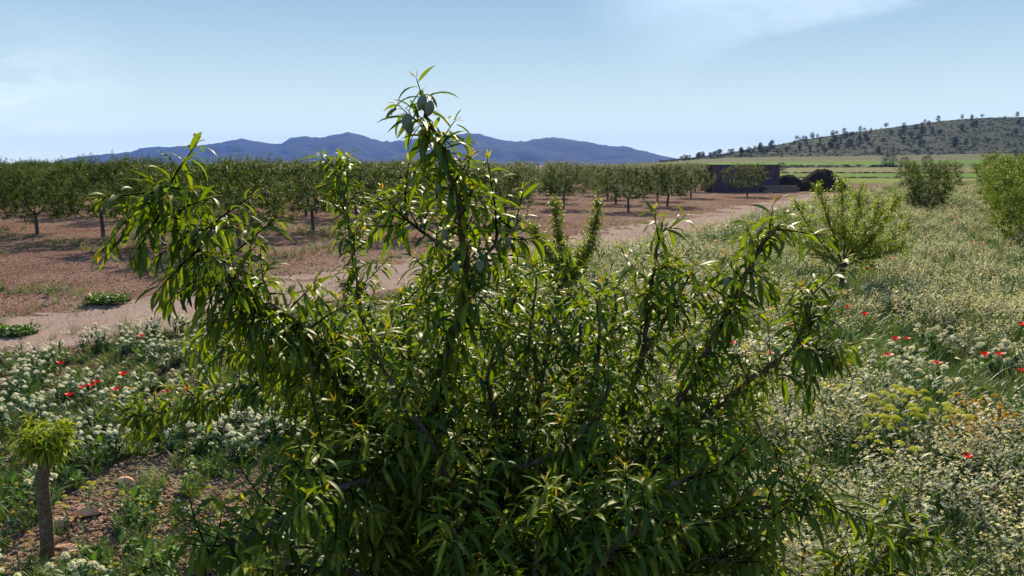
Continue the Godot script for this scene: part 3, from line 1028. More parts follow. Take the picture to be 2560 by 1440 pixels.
func build_hills() -> void:
	rng.seed = 77
	# far mountains
	M.wood_far = world_mapped(mottled(61, 512, 0.03, [[0.2, Color(0.012, 0.018, 0.012)], [0.6, Color(0.022, 0.032, 0.02)], [0.9, Color(0.05, 0.052, 0.038)]]), null, 0.004, 0.0)
	var rows := []
	for q in 30:
		var t := q / 22.0
		var z := lerpf(4300.0, 6200.0, t)
		var row := []
		for k in 700:
			var px := lerpf(-900.0, 3600.0, k / 699.0)
			var top := at_ahead(px, profile_y(RIDGE, px), 6200.0)
			var hgt := maxf(top.y, 2.0)
			var x := top.x * z / 6200.0
			var s := pow(clampf(t, 0.0, 1.0), 1.3) if t <= 1.0 else 1.0 - (t - 1.0) * 2.0
			var y := hgt * s + (fine.get_noise_2d(x * 0.03, z * 0.02) * 90.0 * sin(PI * clampf(t, 0.0, 1.0)) + fine.get_noise_2d(x * 0.3, z * 0.3) * 9.0 * s + fine.get_noise_2d(x * 1.1, z * 1.1) * 5.0 * s) * clampf(hgt / 120.0, 0.0, 1.0)
			row.append(Vector3(x, y - 3.0, -z))
		rows.append(row)
	solo("mountain_range", sheet(rows, M.wood_far, func(_p): return Color.WHITE), "blue hazy mountain range on the horizon behind the orchard", "mountains", "", "structure")
	# the scrubby hill
	M.scrub = world_mapped(mottled(63, 1024, 0.02, [[0.25, Color(0.022, 0.032, 0.02)], [0.5, Color(0.046, 0.056, 0.04)], [0.74, Color(0.078, 0.082, 0.064)], [0.88, Color(0.19, 0.165, 0.145)]], 0.5), null, 0.02, 0.0)
	rows = []
	for q in 40:
		var row := []
		for k in 170:
			row.append(hill_point(lerpf(1560.0, 3700.0, k / 169.0), q / 33.0))
		rows.append(row)
	solo("hill", sheet(rows, M.scrub, func(p): return Color.WHITE * (1.0 + 0.25 * fine.get_noise_2d(p.x * 1.2, p.z * 1.2))), "scrubby grey green hill dotted with pines beyond the fields", "hill", "", "structure")
	# pines on the hill
	var kinds := []
	for k in 3:
		var t := Node3D.new()
		t.name = "pine_tree_source"
		var w := MB.new()
		var hgt := 1.0
		w.tube([Vector3(0, -0.08, 0), Vector3(0.02, 0.4, 0.01), Vector3(0, 0.75, 0)], [0.03, 0.025, 0.012], 6, Color(0.06, 0.05, 0.045))
		part("trunk", w.mesh(M.bark_far), t)
		var c := MB.new()
		for q in 420:
			var a := rng.randf() * TAU
			var u := rng.randf()
			var rr: float = [0.42, 0.5, 0.36][k] * sqrt(rng.randf_range(0.1, 1.0)) * sqrt(sin(PI * clampf(u * 0.85 + 0.12, 0.0, 1.0))) * (1.0 + 0.3 * sin(a * 3.0 + u * 9.0))
			var p := Vector3(cos(a) * rr, lerpf([0.2, 0.32, 0.1][k], 1.0, u), sin(a) * rr)
			var d := any_dir(rng.randf_range(-0.2, 1.2))
			var y := (Vector3.UP - d * d.y).normalized()
			c.put(LEAF_FAR[q % 4], Transform3D(Basis(y.cross(d) * 0.3, y * 0.14, d * 0.14), p), Color(0.032, 0.045, 0.026) * rng.randf_range(0.6, 1.4))
		part("crown", c.mesh(M.needle), t)
		t.set_meta("category", "tree")
		t.set_meta("group", "pines on the hillside")
		kinds.append(t)
	var named := ["rounded dark pine standing against the sky on the hill ridge", "dark pine in the thick grove at the low end of the hill", "dark pine high on the open slope, below the ridge", "small dark pine on the open slope near the foot of the hill"]
	# larger ones read from the photograph: picture x, share of the way up the slope, height in metres
	var seen := [[2543, 1.0, 4.6], [2455, 1.0, 3.2], [2405, 1.0, 4.0], [2345, 1.0, 5.0], [2312, 1.0, 3.2], [2215, 1.0, 4.4], [2150, 1.0, 4.6], [2110, 1.0, 5.0], [2082, 0.97, 4.6], [2030, 1.0, 4.8], [1992, 1.0, 4.2], [1930, 1.0, 4.6], [2392, 0.16, 6.2], [2325, 0.08, 3.6], [2201, 0.1, 4.2], [2237, 0.06, 3.0], [2065, 0.12, 3.8], [2420, 0.2, 3.4], [2442, 0.18, 2.8], [2260, 0.7, 6.0], [2290, 0.78, 5.0], [2310, 0.6, 6.0], [2000, 0.35, 4.6], [1968, 0.3, 4.4], [1920, 0.3, 4.8], [2080, 0.5, 5.5], [2115, 0.62, 5.2], [2530, 0.2, 2.6]]
	for k in 135:
		var px := 1700.0 + 480.0 * pow(rng.randf(), 0.9)
		var t := 1.0 - pow(rng.randf(), 1.4) * 0.75
		if k > 95:
			px = rng.randf_range(2100, 2600); t = rng.randf_range(0.05, 1.0)
		seen.append([px, t, rng.randf_range(2.2, 4.8)])
	for s in seen:
		var p := hill_point(s[0], s[1])
		copy_of(kinds[rng.randi() % 3], p, rng.randf() * TAU, s[2], named[0] if s[1] > 0.93 else named[1] if s[0] < 2000 else named[2] if s[1] > 0.5 else named[3])
	for k in kinds: k.free()
	# low scrub between the pines
	var sb := MB.new()
	for q in 60:
		var d := any_dir(rng.randf_range(-0.1, 1.5))
		var y := (Vector3.UP - d * d.y).normalized()
		sb.put(LEAF_FAR[q % 4], Transform3D(Basis(y.cross(d) * 0.6, y * 0.4, d * 0.4), Vector3(rng.randf_range(-0.5, 0.5), rng.randf_range(0.0, 0.5), rng.randf_range(-0.5, 0.5))), Color(0.06, 0.066, 0.04) * rng.randf_range(0.6, 1.4))
	var xf := []
	var cs := []
	for k in 4200:
		var p := hill_point(rng.randf_range(1650, 2750), rng.randf_range(0.0, 1.0))
		if fine.get_noise_2d(p.x * 1.5, p.z * 1.5) < -0.1: continue
		xf.append(Transform3D(Basis(Vector3.UP, rng.randf() * TAU).scaled(Vector3.ONE * rng.randf_range(0.6, 1.6)), p))
		cs.append(Color.WHITE * rng.randf_range(0.6, 1.3))
	scatter("hillside_scrub", sb.mesh(M.needle), xf, cs, "low grey green scrub covering the hillside", "scrub")

func field(called: String, z0: float, z1: float, a0: float, a1: float, mat: Material, label: String, up := 0.1, deep := 8) -> void:
	var rows := []
	for q in deep + 1:
		var row := []
		for k in 60:
			var a := lerpf(a0, a1, k / 59.0)
			var z := lerpf(z0, z1, q / float(deep)) * (1.0 + 0.012 * sin(a * 9.0))
			var x := a * z
			row.append(Vector3(x, land(x, z) + up - (0.3 if q == 0 or q == deep else 0.0), -z))
		rows.append(row)
	solo(called, sheet(rows, mat, func(p): return Color.WHITE * (1.0 + 0.25 * fine.get_noise_2d(p.x * 2.0, p.z * 2.0))), label, "field", "", "structure")

func build_fields() -> void:
	rng.seed = 88
	var crop := world_mapped(mottled(71, 512, 0.03, [[0.2, Color(0.05, 0.10, 0.02)], [0.5, Color(0.085, 0.15, 0.028)], [0.8, Color(0.12, 0.19, 0.04)]]), null, 0.05, 0.0)
	var straw := world_mapped(mottled(73, 512, 0.03, [[0.2, Color(0.09, 0.105, 0.04)], [0.5, Color(0.14, 0.14, 0.06)], [0.8, Color(0.19, 0.175, 0.085)]]), null, 0.05, 0.0)
	var lime := world_mapped(mottled(75, 512, 0.03, [[0.2, Color(0.085, 0.11, 0.025)], [0.5, Color(0.13, 0.16, 0.035)], [0.8, Color(0.18, 0.195, 0.05)]]), null, 0.05, 0.0)
	var fallow := world_mapped(mottled(77, 512, 0.03, [[0.2, Color(0.06, 0.075, 0.035)], [0.5, Color(0.10, 0.11, 0.058)], [0.8, Color(0.155, 0.15, 0.09)]]), null, 0.08, 0.0)
	field("fallow_plain", 92, 500, 0.16, 1.3, fallow, "grey green fallow plain between the meadow and the hill", 0.03, 60)
	field("lime_field", 100, 136, 0.2, 0.9, lime, "yellow green field behind the dark heaps")
	field("green_field", 150, 203, 0.2, 1.0, crop, "bright green crop strip behind the yellow green field")
	field("stubble_field", 213, 300, 0.2, 1.0, straw, "tan and green stubble strip between the two dark banks")
	field("upper_green_field", 336, 415, 0.2, 1.0, crop, "narrow bright green strip at the foot of the hill", 0.15)
	# dark weedy banks between the fields
	var sb := MB.new()
	for q in 90:
		var d := any_dir(rng.randf_range(0.0, 1.5))
		var y := (Vector3.UP - d * d.y).normalized()
		sb.put(LEAF_FAR[q % 4], Transform3D(Basis(y.cross(d) * 0.8, y * 0.5, d * 0.5), Vector3(rng.randf_range(-0.8, 0.8), rng.randf_range(-0.1, 0.5), rng.randf_range(-0.5, 0.5))), Color(0.05, 0.062, 0.032) * rng.randf_range(0.6, 1.4))
	var m := sb.mesh(M.needle)
	var xf := []
	var cs := []
	for z in [142.0, 208.0, 306.0, 328.0]:
		for k in 170:
			var a := rng.randf_range(0.24, 0.8)
			var x: float = a * z
			xf.append(Transform3D(Basis(Vector3.UP, rng.randf() * TAU).scaled(Vector3(1.3, rng.randf_range(0.3, 0.9), 1.3) * (z / 300.0)), Vector3(x, land(x, z), -z - rng.randf_range(-3, 3))))
			cs.append(Color.WHITE * rng.randf_range(0.6, 1.2))
	scatter("bank_scrub", m, xf, cs, "dark weedy scrub along the banks between the fields", "scrub")
	# single bushes standing in the fields
	var bush := Node3D.new()
	bush.name = "field_bush_source"
	var w := MB.new()
	w.tube([Vector3(0, -0.1, 0), Vector3(0.02, 0.25, 0), Vector3(0, 0.5, 0.02)], [0.05, 0.04, 0.02], 6, Color(0.06, 0.05, 0.045))
	part("stem", w.mesh(M.bark_far), bush)
	var c := MB.new()
	for q in 700:
		var a := rng.randf() * TAU
		var u := rng.randf()
		var rr := 0.62 * sqrt(rng.randf_range(0.1, 1.0)) * sqrt(sin(PI * clampf(u * 0.8 + 0.15, 0.0, 1.0)))
		var d := any_dir(rng.randf_range(-0.2, 1.4))
		var y := (Vector3.UP - d * d.y).normalized()
		c.put(LEAF_FAR[q % 4], Transform3D(Basis(y.cross(d) * 0.22, y * 0.13, d * 0.13), Vector3(cos(a) * rr, lerpf(0.02, 1.0, u), sin(a) * rr)), Color(0.042, 0.055, 0.028) * rng.randf_range(0.6, 1.5))
	part("crown", c.mesh(M.needle), bush)
	bush.set_meta("category", "bush")
	bush.set_meta("group", "bushes in the fields")
	for s in [[1955, 235.0, 2.6, "small green bush behind the dark heaps on the stubble strip"], [2224, 310.0, 5.0, "dark round bush on the bank above the dense almond tree"], [2262, 322.0, 3.6, "low wide dark bush on the bank beside the round one"], [2317, 330.0, 4.0, "dark bush on the bank above the dense almond tree's top"], [2545, 300.0, 5.4, "large dark bush above the row of almond trees"]]:
		var r := ray(s[0], 400)
		var x: float = r.x / -r.z * s[1]
		copy_of(bush, Vector3(x, land(x, s[1]), -s[1]), rng.randf() * TAU, s[2], s[3])
	bush.free()

func build_yard() -> void:
	rng.seed = 99
	# shipping container, its long side towards the camera
	var p := on_ground(1852, 479.5)
	var z := -p.z
	var t := thing("shipping_container", Vector3(p.x, land(p.x, z), -z), "rusty blue and brown corrugated shipping container behind a lone almond tree", "container")
	t.rotation_degrees.y = 4.0
	var paint := world_mapped(mottled(81, 512, 0.012, [[0.3, Color(0.05, 0.055, 0.14)], [0.40, Color(0.065, 0.06, 0.12)], [0.46, Color(0.12, 0.08, 0.08)], [0.75, Color(0.16, 0.10, 0.085)]], 0.3), null, 0.35, 0.0, 0.6)
	paint.uv1_world_triplanar = false
	paint.uv1_scale = Vector3(0.45, 0.12, 0.45)
	var L := 6.06
	var Wd := 2.44
	var Hh := 2.44
	for s in [1, -1]:
		var b := MB.new()
		var zf: float = s * (Wd * 0.5 - 0.03)
		var n := 42
		for k in n:
			var x0 := lerpf(-L / 2 + 0.12, L / 2 - 0.12, float(k) / n)
			var x1 := lerpf(-L / 2 + 0.12, L / 2 - 0.12, float(k + 1) / n)
			var w := x1 - x0
			var xs := [x0, x0 + w * 0.3, x0 + w * 0.5, x0 + w * 0.8, x1]
			var ds := [0.0, 0.0, 0.036, 0.036, 0.0]
			for q in 4:
				var a := Vector3(xs[q], 0.16, zf - s * ds[q])
				var c := Vector3(xs[q + 1], 0.16, zf - s * ds[q + 1])
				var up := Vector3(0, Hh - 0.28, 0)
				var nn := (c - a).cross(up).normalized()
				if nn.z * s < 0: nn = -nn
				b.quad(a, c, c + up, a + up, nn, Color.WHITE)
		part("side_panel", b.mesh(paint), t)
	for s in [-1, 1]:
		for q in [-1, 1]:
			var b := MB.new()
			b.box(Vector3(s * (L / 2 - 0.07) - 0.07, 0.0, q * (Wd / 2 - 0.07) - 0.07), Vector3(s * (L / 2 - 0.07) + 0.07, Hh, q * (Wd / 2 - 0.07) + 0.07))
			part("corner_post", b.mesh(paint), t)
		var e := MB.new()
		e.box(Vector3(s * (L / 2 - 0.05) - 0.03, 0.15, -Wd / 2 + 0.14), Vector3(s * (L / 2 - 0.05) + 0.03, Hh - 0.12, Wd / 2 - 0.14))
		part("end_panel", e.mesh(paint), t)
		for y in [0.0, Hh - 0.12]:
			var b := MB.new()
			b.box(Vector3(-L / 2 + 0.14, y, s * (Wd / 2 - 0.05) - 0.05), Vector3(L / 2 - 0.14, y + 0.14 if y == 0.0 else Hh - 0.004, s * (Wd / 2 - 0.05) + 0.05))
			part("rail", b.mesh(paint), t)
	var rf := MB.new()
	rf.box(Vector3(-L / 2 + 0.13, Hh - 0.06, -Wd / 2 + 0.1), Vector3(L / 2 - 0.13, Hh - 0.02, Wd / 2 - 0.1))
	part("roof", rf.mesh(paint), t)
	var fl := MB.new()
	fl.box(Vector3(-L / 2 + 0.13, 0.06, -Wd / 2 + 0.1), Vector3(L / 2 - 0.13, 0.12, Wd / 2 - 0.1))
	part("floor", fl.mesh(paint), t)
	# low block wall in front of the heaps
	var pale := world_mapped(mottled(83, 256, 0.02, [[0.2, Color(0.13, 0.10, 0.08)], [0.6, Color(0.2, 0.155, 0.13)], [0.9, Color(0.27, 0.22, 0.19)]]), relief(84, 256, 0.05), 1.0, 1.0)
	var p0 := on_ground(1903, 480)
	var p1 := on_ground(1972, 479)
	var wl := thing("low_wall", Vector3((p0.x + p1.x) / 2, land(p0.x, -p0.z), (p0.z + p1.z) / 2 + 1.2), "low pale concrete block wall beside the container", "wall")
	var wid := p1.x - p0.x
	for row in 3:
		for k in 6:
			var b := MB.new()
			var x0 := -wid / 2 + (k + (0.5 if row == 1 else 0.0)) * wid / 6.0
			b.box(Vector3(x0 + 0.006, row * 0.2 - (0.05 if row == 0 else 0.0), -0.1), Vector3(x0 + wid / 6.0 - 0.006, row * 0.2 + 0.194, 0.1))
			part("block", b.mesh(pale), wl).position = Vector3(0, 0, rng.randf_range(-0.008, 0.008))
	# dark heaps of manure
	var dung := world_mapped(mottled(85, 512, 0.03, [[0.2, Color(0.018, 0.014, 0.012)], [0.55, Color(0.045, 0.035, 0.03)], [0.9, Color(0.12, 0.1, 0.085)]], 0.5), relief(86, 512, 0.08), 0.7, 8.0)
	for h in [[1968, 462, 72.5, 2.1, 1.45, "dark manure heap right against the end of the container"], [2010, 468, 72.0, 1.7, 1.0, "lowest dark manure heap, between two taller heaps"], [2052, 463, 74.0, 2.5, 1.95, "tallest dark manure heap, farthest from the container"]]:
		var r := ray(h[0], h[1])
		var x: float = r.x / -r.z * h[2]
		var b := MB.new()
		var nr := 20
		var ns := 44
		var o := rng.randf() * 50.0
		for i in nr + 1:
			for j in ns:
				var a := TAU * j / ns
				var u := float(i) / nr
				var lump := 1.0 + 0.22 * fine.get_noise_3d(cos(a) * 25.0 + o, u * 40.0, sin(a) * 25.0)
				var rr: float = h[3] * u * (1.0 + 0.2 * fine.get_noise_2d(cos(a) * 20.0 + o, sin(a) * 20.0))
				var y: float = h[4] * (pow(cos(u * PI / 2), 0.75)) * lump + 0.12 * fine.get_noise_2d(rr * cos(a) * 25.0 + o, rr * sin(a) * 25.0) * (1.0 - u)
				b.v.append(Vector3(cos(a) * rr, y - 0.06, sin(a) * rr * 0.8)); b.n.append(Vector3(cos(a) * u, 1.1 - u, sin(a) * u).normalized()); b.c.append(Color.WHITE)
		for i in nr:
			for j in ns:
				var a := i * ns + j
				var c := i * ns + (j + 1) % ns
				b.i.append_array([a, a + ns, c, c, a + ns, c + ns])
		solo("manure_heap", b.mesh(dung), h[5], "heap", "dark manure heaps").position = Vector3(x, land(x, h[2]), -h[2])

const ORDINAL := ["first", "second", "third", "fourth", "fifth", "sixth", "seventh", "eighth", "ninth", "tenth", "eleventh", "twelfth", "thirteenth", "fourteenth", "fifteenth", "sixteenth", "seventeenth", "eighteenth", "nineteenth", "twentieth", "twenty first", "twenty second", "twenty third", "twenty fourth", "twenty fifth", "twenty sixth"]

func build_orchard() -> void:
	print("orchard ", Time.get_ticks_msec())
	var round_ := func(u: float) -> float: return pow(sin(PI * clampf(0.16 + u * 0.74, 0.0, 1.0)), 0.7)
	var vase := func(u: float) -> float: return lerpf(0.35, 1.0, pow(u, 0.8)) * (1.0 if u < 0.85 else 0.85)
	var kinds := []
	for k in 5:
		kinds.append(orchard_tree(100 + k, {height = [2.75, 2.9, 2.6, 2.8, 2.7][k], trunk = [0.8, 0.9, 0.75, 0.85, 0.7][k], r = 0.058, low = [0.78, 0.85, 0.7, 0.8, 0.72][k], radius = [1.75, 1.8, 1.65, 1.85, 1.7][k], clumps = 112, leaf = 0.1, step = 0.0165, young = 0.05, spires = 26, shape = round_}))
		kinds[k].name = "orchard_tree_source"
	rng.seed = 300
	var o := Vector2(-7.5, 21.3)
	var along := Vector2(0.567, 0.823)
	var across := Vector2(-0.823, 0.567)
	var n := 0
	var counted := {}
	for row in range(0, 17):
		for k in range(0, 26):
			if row == 3 and k == 0: continue
			var q: Vector2 = o + along * (row * 6.0 + (0.0 if row < 4 else -0.4)) + across * (k * 3.75) + Vector2(rng.randf_range(-0.3, 0.3), rng.randf_range(-0.3, 0.3))
			var turn := rng.randf() * TAU
			var size := rng.randf_range(0.82, 1.01)
			var pick := rng.randi() % 5
			if q.y < 19.0 or q.y > 84.0: continue
			var px := 1280.0 + q.x / q.y * 1930.0
			if px < -160.0 or px > 1745.0: continue
			var c := copy_of(kinds[pick], ground_at(q.x, q.y), turn, size)
			var front := k == 0 and row >= 0
			var line: String = ORDINAL[mini(k, ORDINAL.size() - 1)]
			counted[k] = counted.get(k, 0)
			tag(c, "orchard almond tree, %s line from the dirt track, %s counting toward the container" % [line, ORDINAL[mini(counted[k], 25)]], "tree", "orchard almond trees along the track" if front else "orchard almond trees, %s line" % line)
			counted[k] += 1
			n += 1
	print("orchard trees ", n)
	var lone := on_ground(1868, 491)
	tag(copy_of(kinds[1], lone, 1.0, 0.9), "lone round almond tree standing in front of the shipping container", "tree")
	for k in kinds: k.free()
	# dense vase-shaped trees of the meadow
	var dense := []
	for k in 3:
		dense.append(orchard_tree(140 + k, {height = [2.75, 2.7, 2.85][k], trunk = 0.35, r = 0.06, low = 0.35, radius = [1.6, 1.75, 1.65][k], clumps = 110, leaf = 0.098, step = 0.0165, young = [0.2, 0.4, 0.35][k], spires = 16, shape = vase, tone = [0.42, 0.72, 0.72][k]}))
		dense[k].name = "meadow_almond_tree_source"
	rng.seed = 310
	for s in [[20.2, 38.2, 0, "dense dark vase shaped almond tree standing alone in the flower meadow"], [23.8, 44.5, 1, "dense almond tree half hidden behind the dark vase shaped one"]]:
		tag(copy_of(dense[s[2]], ground_at(s[0], s[1]), rng.randf() * TAU, 1.0), s[3], "tree")
	var m_ := -1
	for s in [[15.2, 22.2], [18.2, 27.4], [21.4, 32.7], [24.7, 38.5], [28.4, 44.5], [32.0, 50.5], [35.6, 56.5], [39.2, 62.5], [43.0, 68.5]]:
		m_ += 1
		tag(copy_of(dense[1 + rng.randi() % 2], ground_at(s[0] + rng.randf_range(-0.2, 0.2), s[1]), rng.randf() * TAU, rng.randf_range(0.95, 1.08)), "bright green almond tree in the row beyond the poppy strip, %s counting toward the hill" % ORDINAL[m_], "tree", "row of almond trees beyond the poppy strip")
	for k in dense: k.free()
	# the sparse young tree with its limbs showing
	rng.seed = 320
	var base := on_ground(2098, 748)
	var d := to_px(base).z
	var op := {shoot = [0.25, 0.45], gap = 0.046, leaf = 0.082, step = 0.0135, droop = 0.25, lift = 0.05, rise = 0.18, twins = 0.9, start = 0.2, leafy_from = 0.85, young = 0.75, limb_sides = 6, sides = 3, tip_leaves = 3, red_tips = false}
	sketched("open_almond_tree", "sparse young almond tree whose dark forked limbs show through its leaves", "", base, at_depth(2106, 668, d), 0.042, [
		[[2058, 612, d - 0.1], [2015, 555, d - 0.2], [1992, 505, d - 0.25]],
		[[2085, 590, d + 0.1], [2062, 525, d + 0.2], [2048, 465, d + 0.25]],
		[[2112, 600, d], [2105, 520, d], [2104, 445, d]],
		[[2130, 590, d + 0.3], [2146, 530, d + 0.4], [2150, 470, d + 0.5]],
		[[2140, 610, d - 0.3], [2180, 560, d - 0.4], [2200, 500, d - 0.5]],
		[[2165, 612, d], [2212, 550, d], [2245, 490, d]],
		[[2160, 640, d + 0.2], [2220, 600, d + 0.3], [2278, 560, d + 0.3]],
		[[2150, 650, d - 0.2], [2210, 632, d - 0.4], [2270, 612, d - 0.5]],
		[[2070, 640, d - 0.3], [2020, 615, d - 0.5], [1980, 590, d - 0.5]]], op)
	# the small tree right behind the big one
	rng.seed = 330
	base = on_ground(1420, 800)
	d = to_px(base).z
	var om := {shoot = [0.16, 0.36], gap = 0.03, leaf = 0.092, step = 0.0125, droop = 0.3, lift = 0.12, rise = 0.3, twins = 0.8, start = 0.15, leafy_from = 0.6, young = 0.35, limb_sides = 6, sides = 3, tip_leaves = 3}
	sketched("slender_almond_tree", "slender small almond tree standing behind the large one near the track", "", base, at_depth(1422, 735, d), 0.032, [
		[[1410, 660, d], [1395, 580, d], [1388, 505, d]],
		[[1440, 660, d + 0.1], [1480, 590, d + 0.2], [1497, 500, d + 0.2]],
		[[1395, 670, d - 0.2], [1350, 610, d - 0.3], [1330, 560, d - 0.3]],
		[[1430, 680, d - 0.2], [1465, 630, d - 0.3], [1480, 600, d - 0.3]],
		[[1375, 690, d + 0.2], [1330, 660, d + 0.3], [1300, 620, d + 0.3]]], om)

func meadow_spot(z: float, lo: float, hi: float) -> Vector2:
	return Vector2(lerpf(lo, hi, rng.randf()) * z, z)

func build_meadow() -> void:
	rng.seed = 400
	var G := [Color(0.05, 0.10, 0.028), Color(0.075, 0.125, 0.035), Color(0.10, 0.15, 0.04), Color(0.13, 0.15, 0.05)]
	var DRY := [Color(0.24, 0.21, 0.12), Color(0.17, 0.17, 0.08), Color(0.10, 0.13, 0.05)]
	var tufts := [grass_tuft(44, 0.12, 0.3, 0.0035, 0.07, G), grass_tuft(34, 0.18, 0.42, 0.003, 0.08, G), grass_tuft(40, 0.15, 0.4, 0.0028, 0.08, DRY)]
	var herbs := [herb(26, 0.10, G), herb(34, 0.13, G)]
	var cream := Color(0.64, 0.57, 0.36)
	var rockets := [rocket(7, 0.42, 12, 0.0105, cream), rocket(9, 0.36, 10, 0.0105, cream), rocket(6, 0.5, 14, 0.0115, Color(0.72, 0.67, 0.48))]
	var whites := []
	var white_kinds := []
	for k in 3:
		var t := white_plant([4, 5, 6][k], [0.26, 0.32, 0.22][k])
		white_kinds.append(t)
		whites.append(joined(t))
	var xf := {}
	for k in ["t0", "t1", "t2", "h0", "h1", "r0", "r1", "r2", "w0", "w1", "w2"]: xf[k] = [[], []]
	var add := func(key: String, p: Vector2, size: float, tint: float) -> void:
		var b := Basis(Vector3.UP, rng.randf() * TAU) * Basis(Vector3.RIGHT, rng.randf_range(-0.15, 0.15))
		xf[key][0].append(Transform3D(b.scaled(Vector3.ONE * size), ground_at(p.x, p.y)))
		var f := tint * rng.randf_range(0.8, 1.2)
		xf[key][1].append(Color(f, f * rng.randf_range(0.94, 1.06), f * rng.randf_range(0.85, 1.0)))
	var individuals := 0
	var open_at := on_ground(2098, 748)
	var hollows := [on_ground(175, 1345), on_ground(215, 1300), on_ground(300, 1215), on_ground(600, 1230)]
	# bands of distance, each with its own density
	for band in [[1.6, 4.0, 170.0], [4.0, 7.0, 130.0], [7.0, 12.0, 80.0], [12.0, 20.0, 42.0], [20.0, 34.0, 20.0], [34.0, 60.0, 8.0], [60.0, 104.0, 3.2]]:
		var lo := -0.75
		var hi := 0.75
		var area: float = (hi - lo) * (band[1] * band[1] - band[0] * band[0]) * 0.5
		for k in int(area * band[2]):
			var z: float = sqrt(lerpf(band[0] * band[0], band[1] * band[1], rng.randf()))
			var p := meadow_spot(z, lo - 0.8 / z, hi + 0.8 / z)
			var d := beside_track(p.x, p.y)
			var r := rng.randf()
			if absf(p.x - open_at.x * p.y / -open_at.z) < 0.3 and p.y > -open_at.z - 1.6 and p.y < -open_at.z + 0.2 and r > 0.2: continue
			if d < (1.7 if p.x > 0.0 else 2.15):
				# bare soil and track: a few low weeds, more along the track's edges
				var edge := exp(-pow((absf(d) - 1.75) / 0.45, 2.0)) * 0.3 * smoothstep(-0.2, 0.3, noise.get_noise_2d(p.x * 5.0, p.y * 5.0 + 9.0))
				if r < 0.02 + edge or (p.y > 14.0 and p.x < -4.0 and r < 0.5 and noise.get_noise_2d(p.x * 1.2, p.y * 1.2) > 0.0 and d < -2.5 and p.y < 31.0):
					add.call("t2" if rng.randf() < 0.55 else "h0", p, rng.randf_range(0.35, 0.8), 1.0)
				continue
			var patch := noise.get_noise_2d(p.x * 2.2 + 11.0, p.y * 2.2)
			var patch2 := noise.get_noise_2d(p.x * 3.0, p.y * 3.0 + 40.0)
			var left := p.x / p.y < 0.0
			var size := rng.randf_range(0.75, 1.2) * (1.0 if p.y < 30.0 else 1.25)
			if left:
				# stony hollow beside the stump
				var hollow := hollows.any(func(q): return Vector2((p.x - q.x), (p.y + q.z) * 0.55).length() < 0.3 + 0.12 * patch2)
				if hollow and r > 0.08: continue
				if p.y < 5.8 and p.x < -0.9:
					if r < 0.45: add.call("t0", p, size * 0.6, 1.25)
					elif r < 0.8: add.call("h0" if rng.randf() < 0.5 else "h1", p, size * 0.7, 1.2)
					elif r < 0.83: add.call("w%d" % (rng.randi() % 3), p, size, 1.0)
					continue
				if patch2 < -0.34 and r > 0.5: continue
				if r < 0.42: add.call("t0", p, size * 0.6, 1.15)
				elif r < 0.60: add.call("h%d" % (rng.randi() % 2), p, size * 0.7, 1.0)
				elif r < 0.78 + patch * 0.25:
					var key := rng.randi() % 3
					if individuals < 298 and p.y > 3.5 and p.x / p.y > -0.7 and p.x / p.y < -0.12 and p.y < 10.5:
						var w: Node3D = white_kinds[key]
						w.name = "white_flower_plant_source"
						tag(copy_of(w, ground_at(p.x, p.y), rng.randf() * TAU, size), "small plant with round white flower heads left of the large almond tree", "flower", "white flowers between the large almond tree and the track")
						individuals += 1
					else:
						add.call("w%d" % key, p, size, 1.0)
			else:
				var clump := noise.get_noise_2d(p.x * 16.0, p.y * 16.0)
				if clump < -0.1 and p.y < 12.0 and r > 0.38: continue
				size *= 1.0 + clump * 0.5
				if r < 0.40: add.call(["t0", "t1", "t1", "t2"][rng.randi() % 4], p, size * 1.15, 1.15)
				elif r < 0.48: add.call("h%d" % (rng.randi() % 2), p, size, 0.95)
				elif r < (0.66 if p.y < 9.0 else 0.74) + patch * 0.6 + clump * 0.45: add.call("r%d" % (rng.randi() % 3), p, size, 1.0)
				elif patch2 + clump * 0.6 > 0.08 and r < 0.86 and p.y < 10.0: add.call("w%d" % (rng.randi() % 3), p, size * 1.2, 0.95)
				elif r > 0.8: add.call("t1" if r > 0.86 else "h1", p, size * 1.1, 1.1)
	var total := 0
	for k in xf: total += xf[k][0].size()
	print("meadow plants ", total, " individuals ", individuals)
	scatter("grass", tufts[0], xf.t0[0], xf.t0[1], "short green grass growing among the flowers", "grass")
	scatter("tall_grass", tufts[1], xf.t1[0], xf.t1[1], "taller green grass blades standing in the meadow", "grass")
	scatter("dry_grass", tufts[2], xf.t2[0], xf.t2[1], "pale dry grass in the meadow and along the track", "grass")
	scatter("herbs", herbs[0], xf.h0[0], xf.h0[1], "low leafy green weeds on the soil", "weeds")
	scatter("broad_herbs", herbs[1], xf.h1[0], xf.h1[1], "broader leafy weeds under the flowers", "weeds")
	for k in 3:
		scatter("pale_wildflowers", rockets[k], xf["r%d" % k][0], xf["r%d" % k][1], "sea of small cream wildflowers covering the meadow", "flowers")
		scatter("white_wildflowers", whites[k], xf["w%d" % k][0], xf["w%d" % k][1], "white flower heads scattered through the meadow", "flowers")
	for t in white_kinds: t.free()

	# poppies, each where the photograph shows one: picture x, y
	rng.seed = 410
	var kinds := []
	for k in 4:
		var t := poppy([0.55, 0.9, 0.35, 0.75][k], [0.46, 0.5, 0.44, 0.48][k], [Color(0.62, 0.03, 0.015), Color(0.58, 0.025, 0.014), Color(0.66, 0.06, 0.03), Color(0.6, 0.03, 0.02)][k])
		t.name = "poppy_source"
		t.set_meta("category", "flower")
		kinds.append(t)
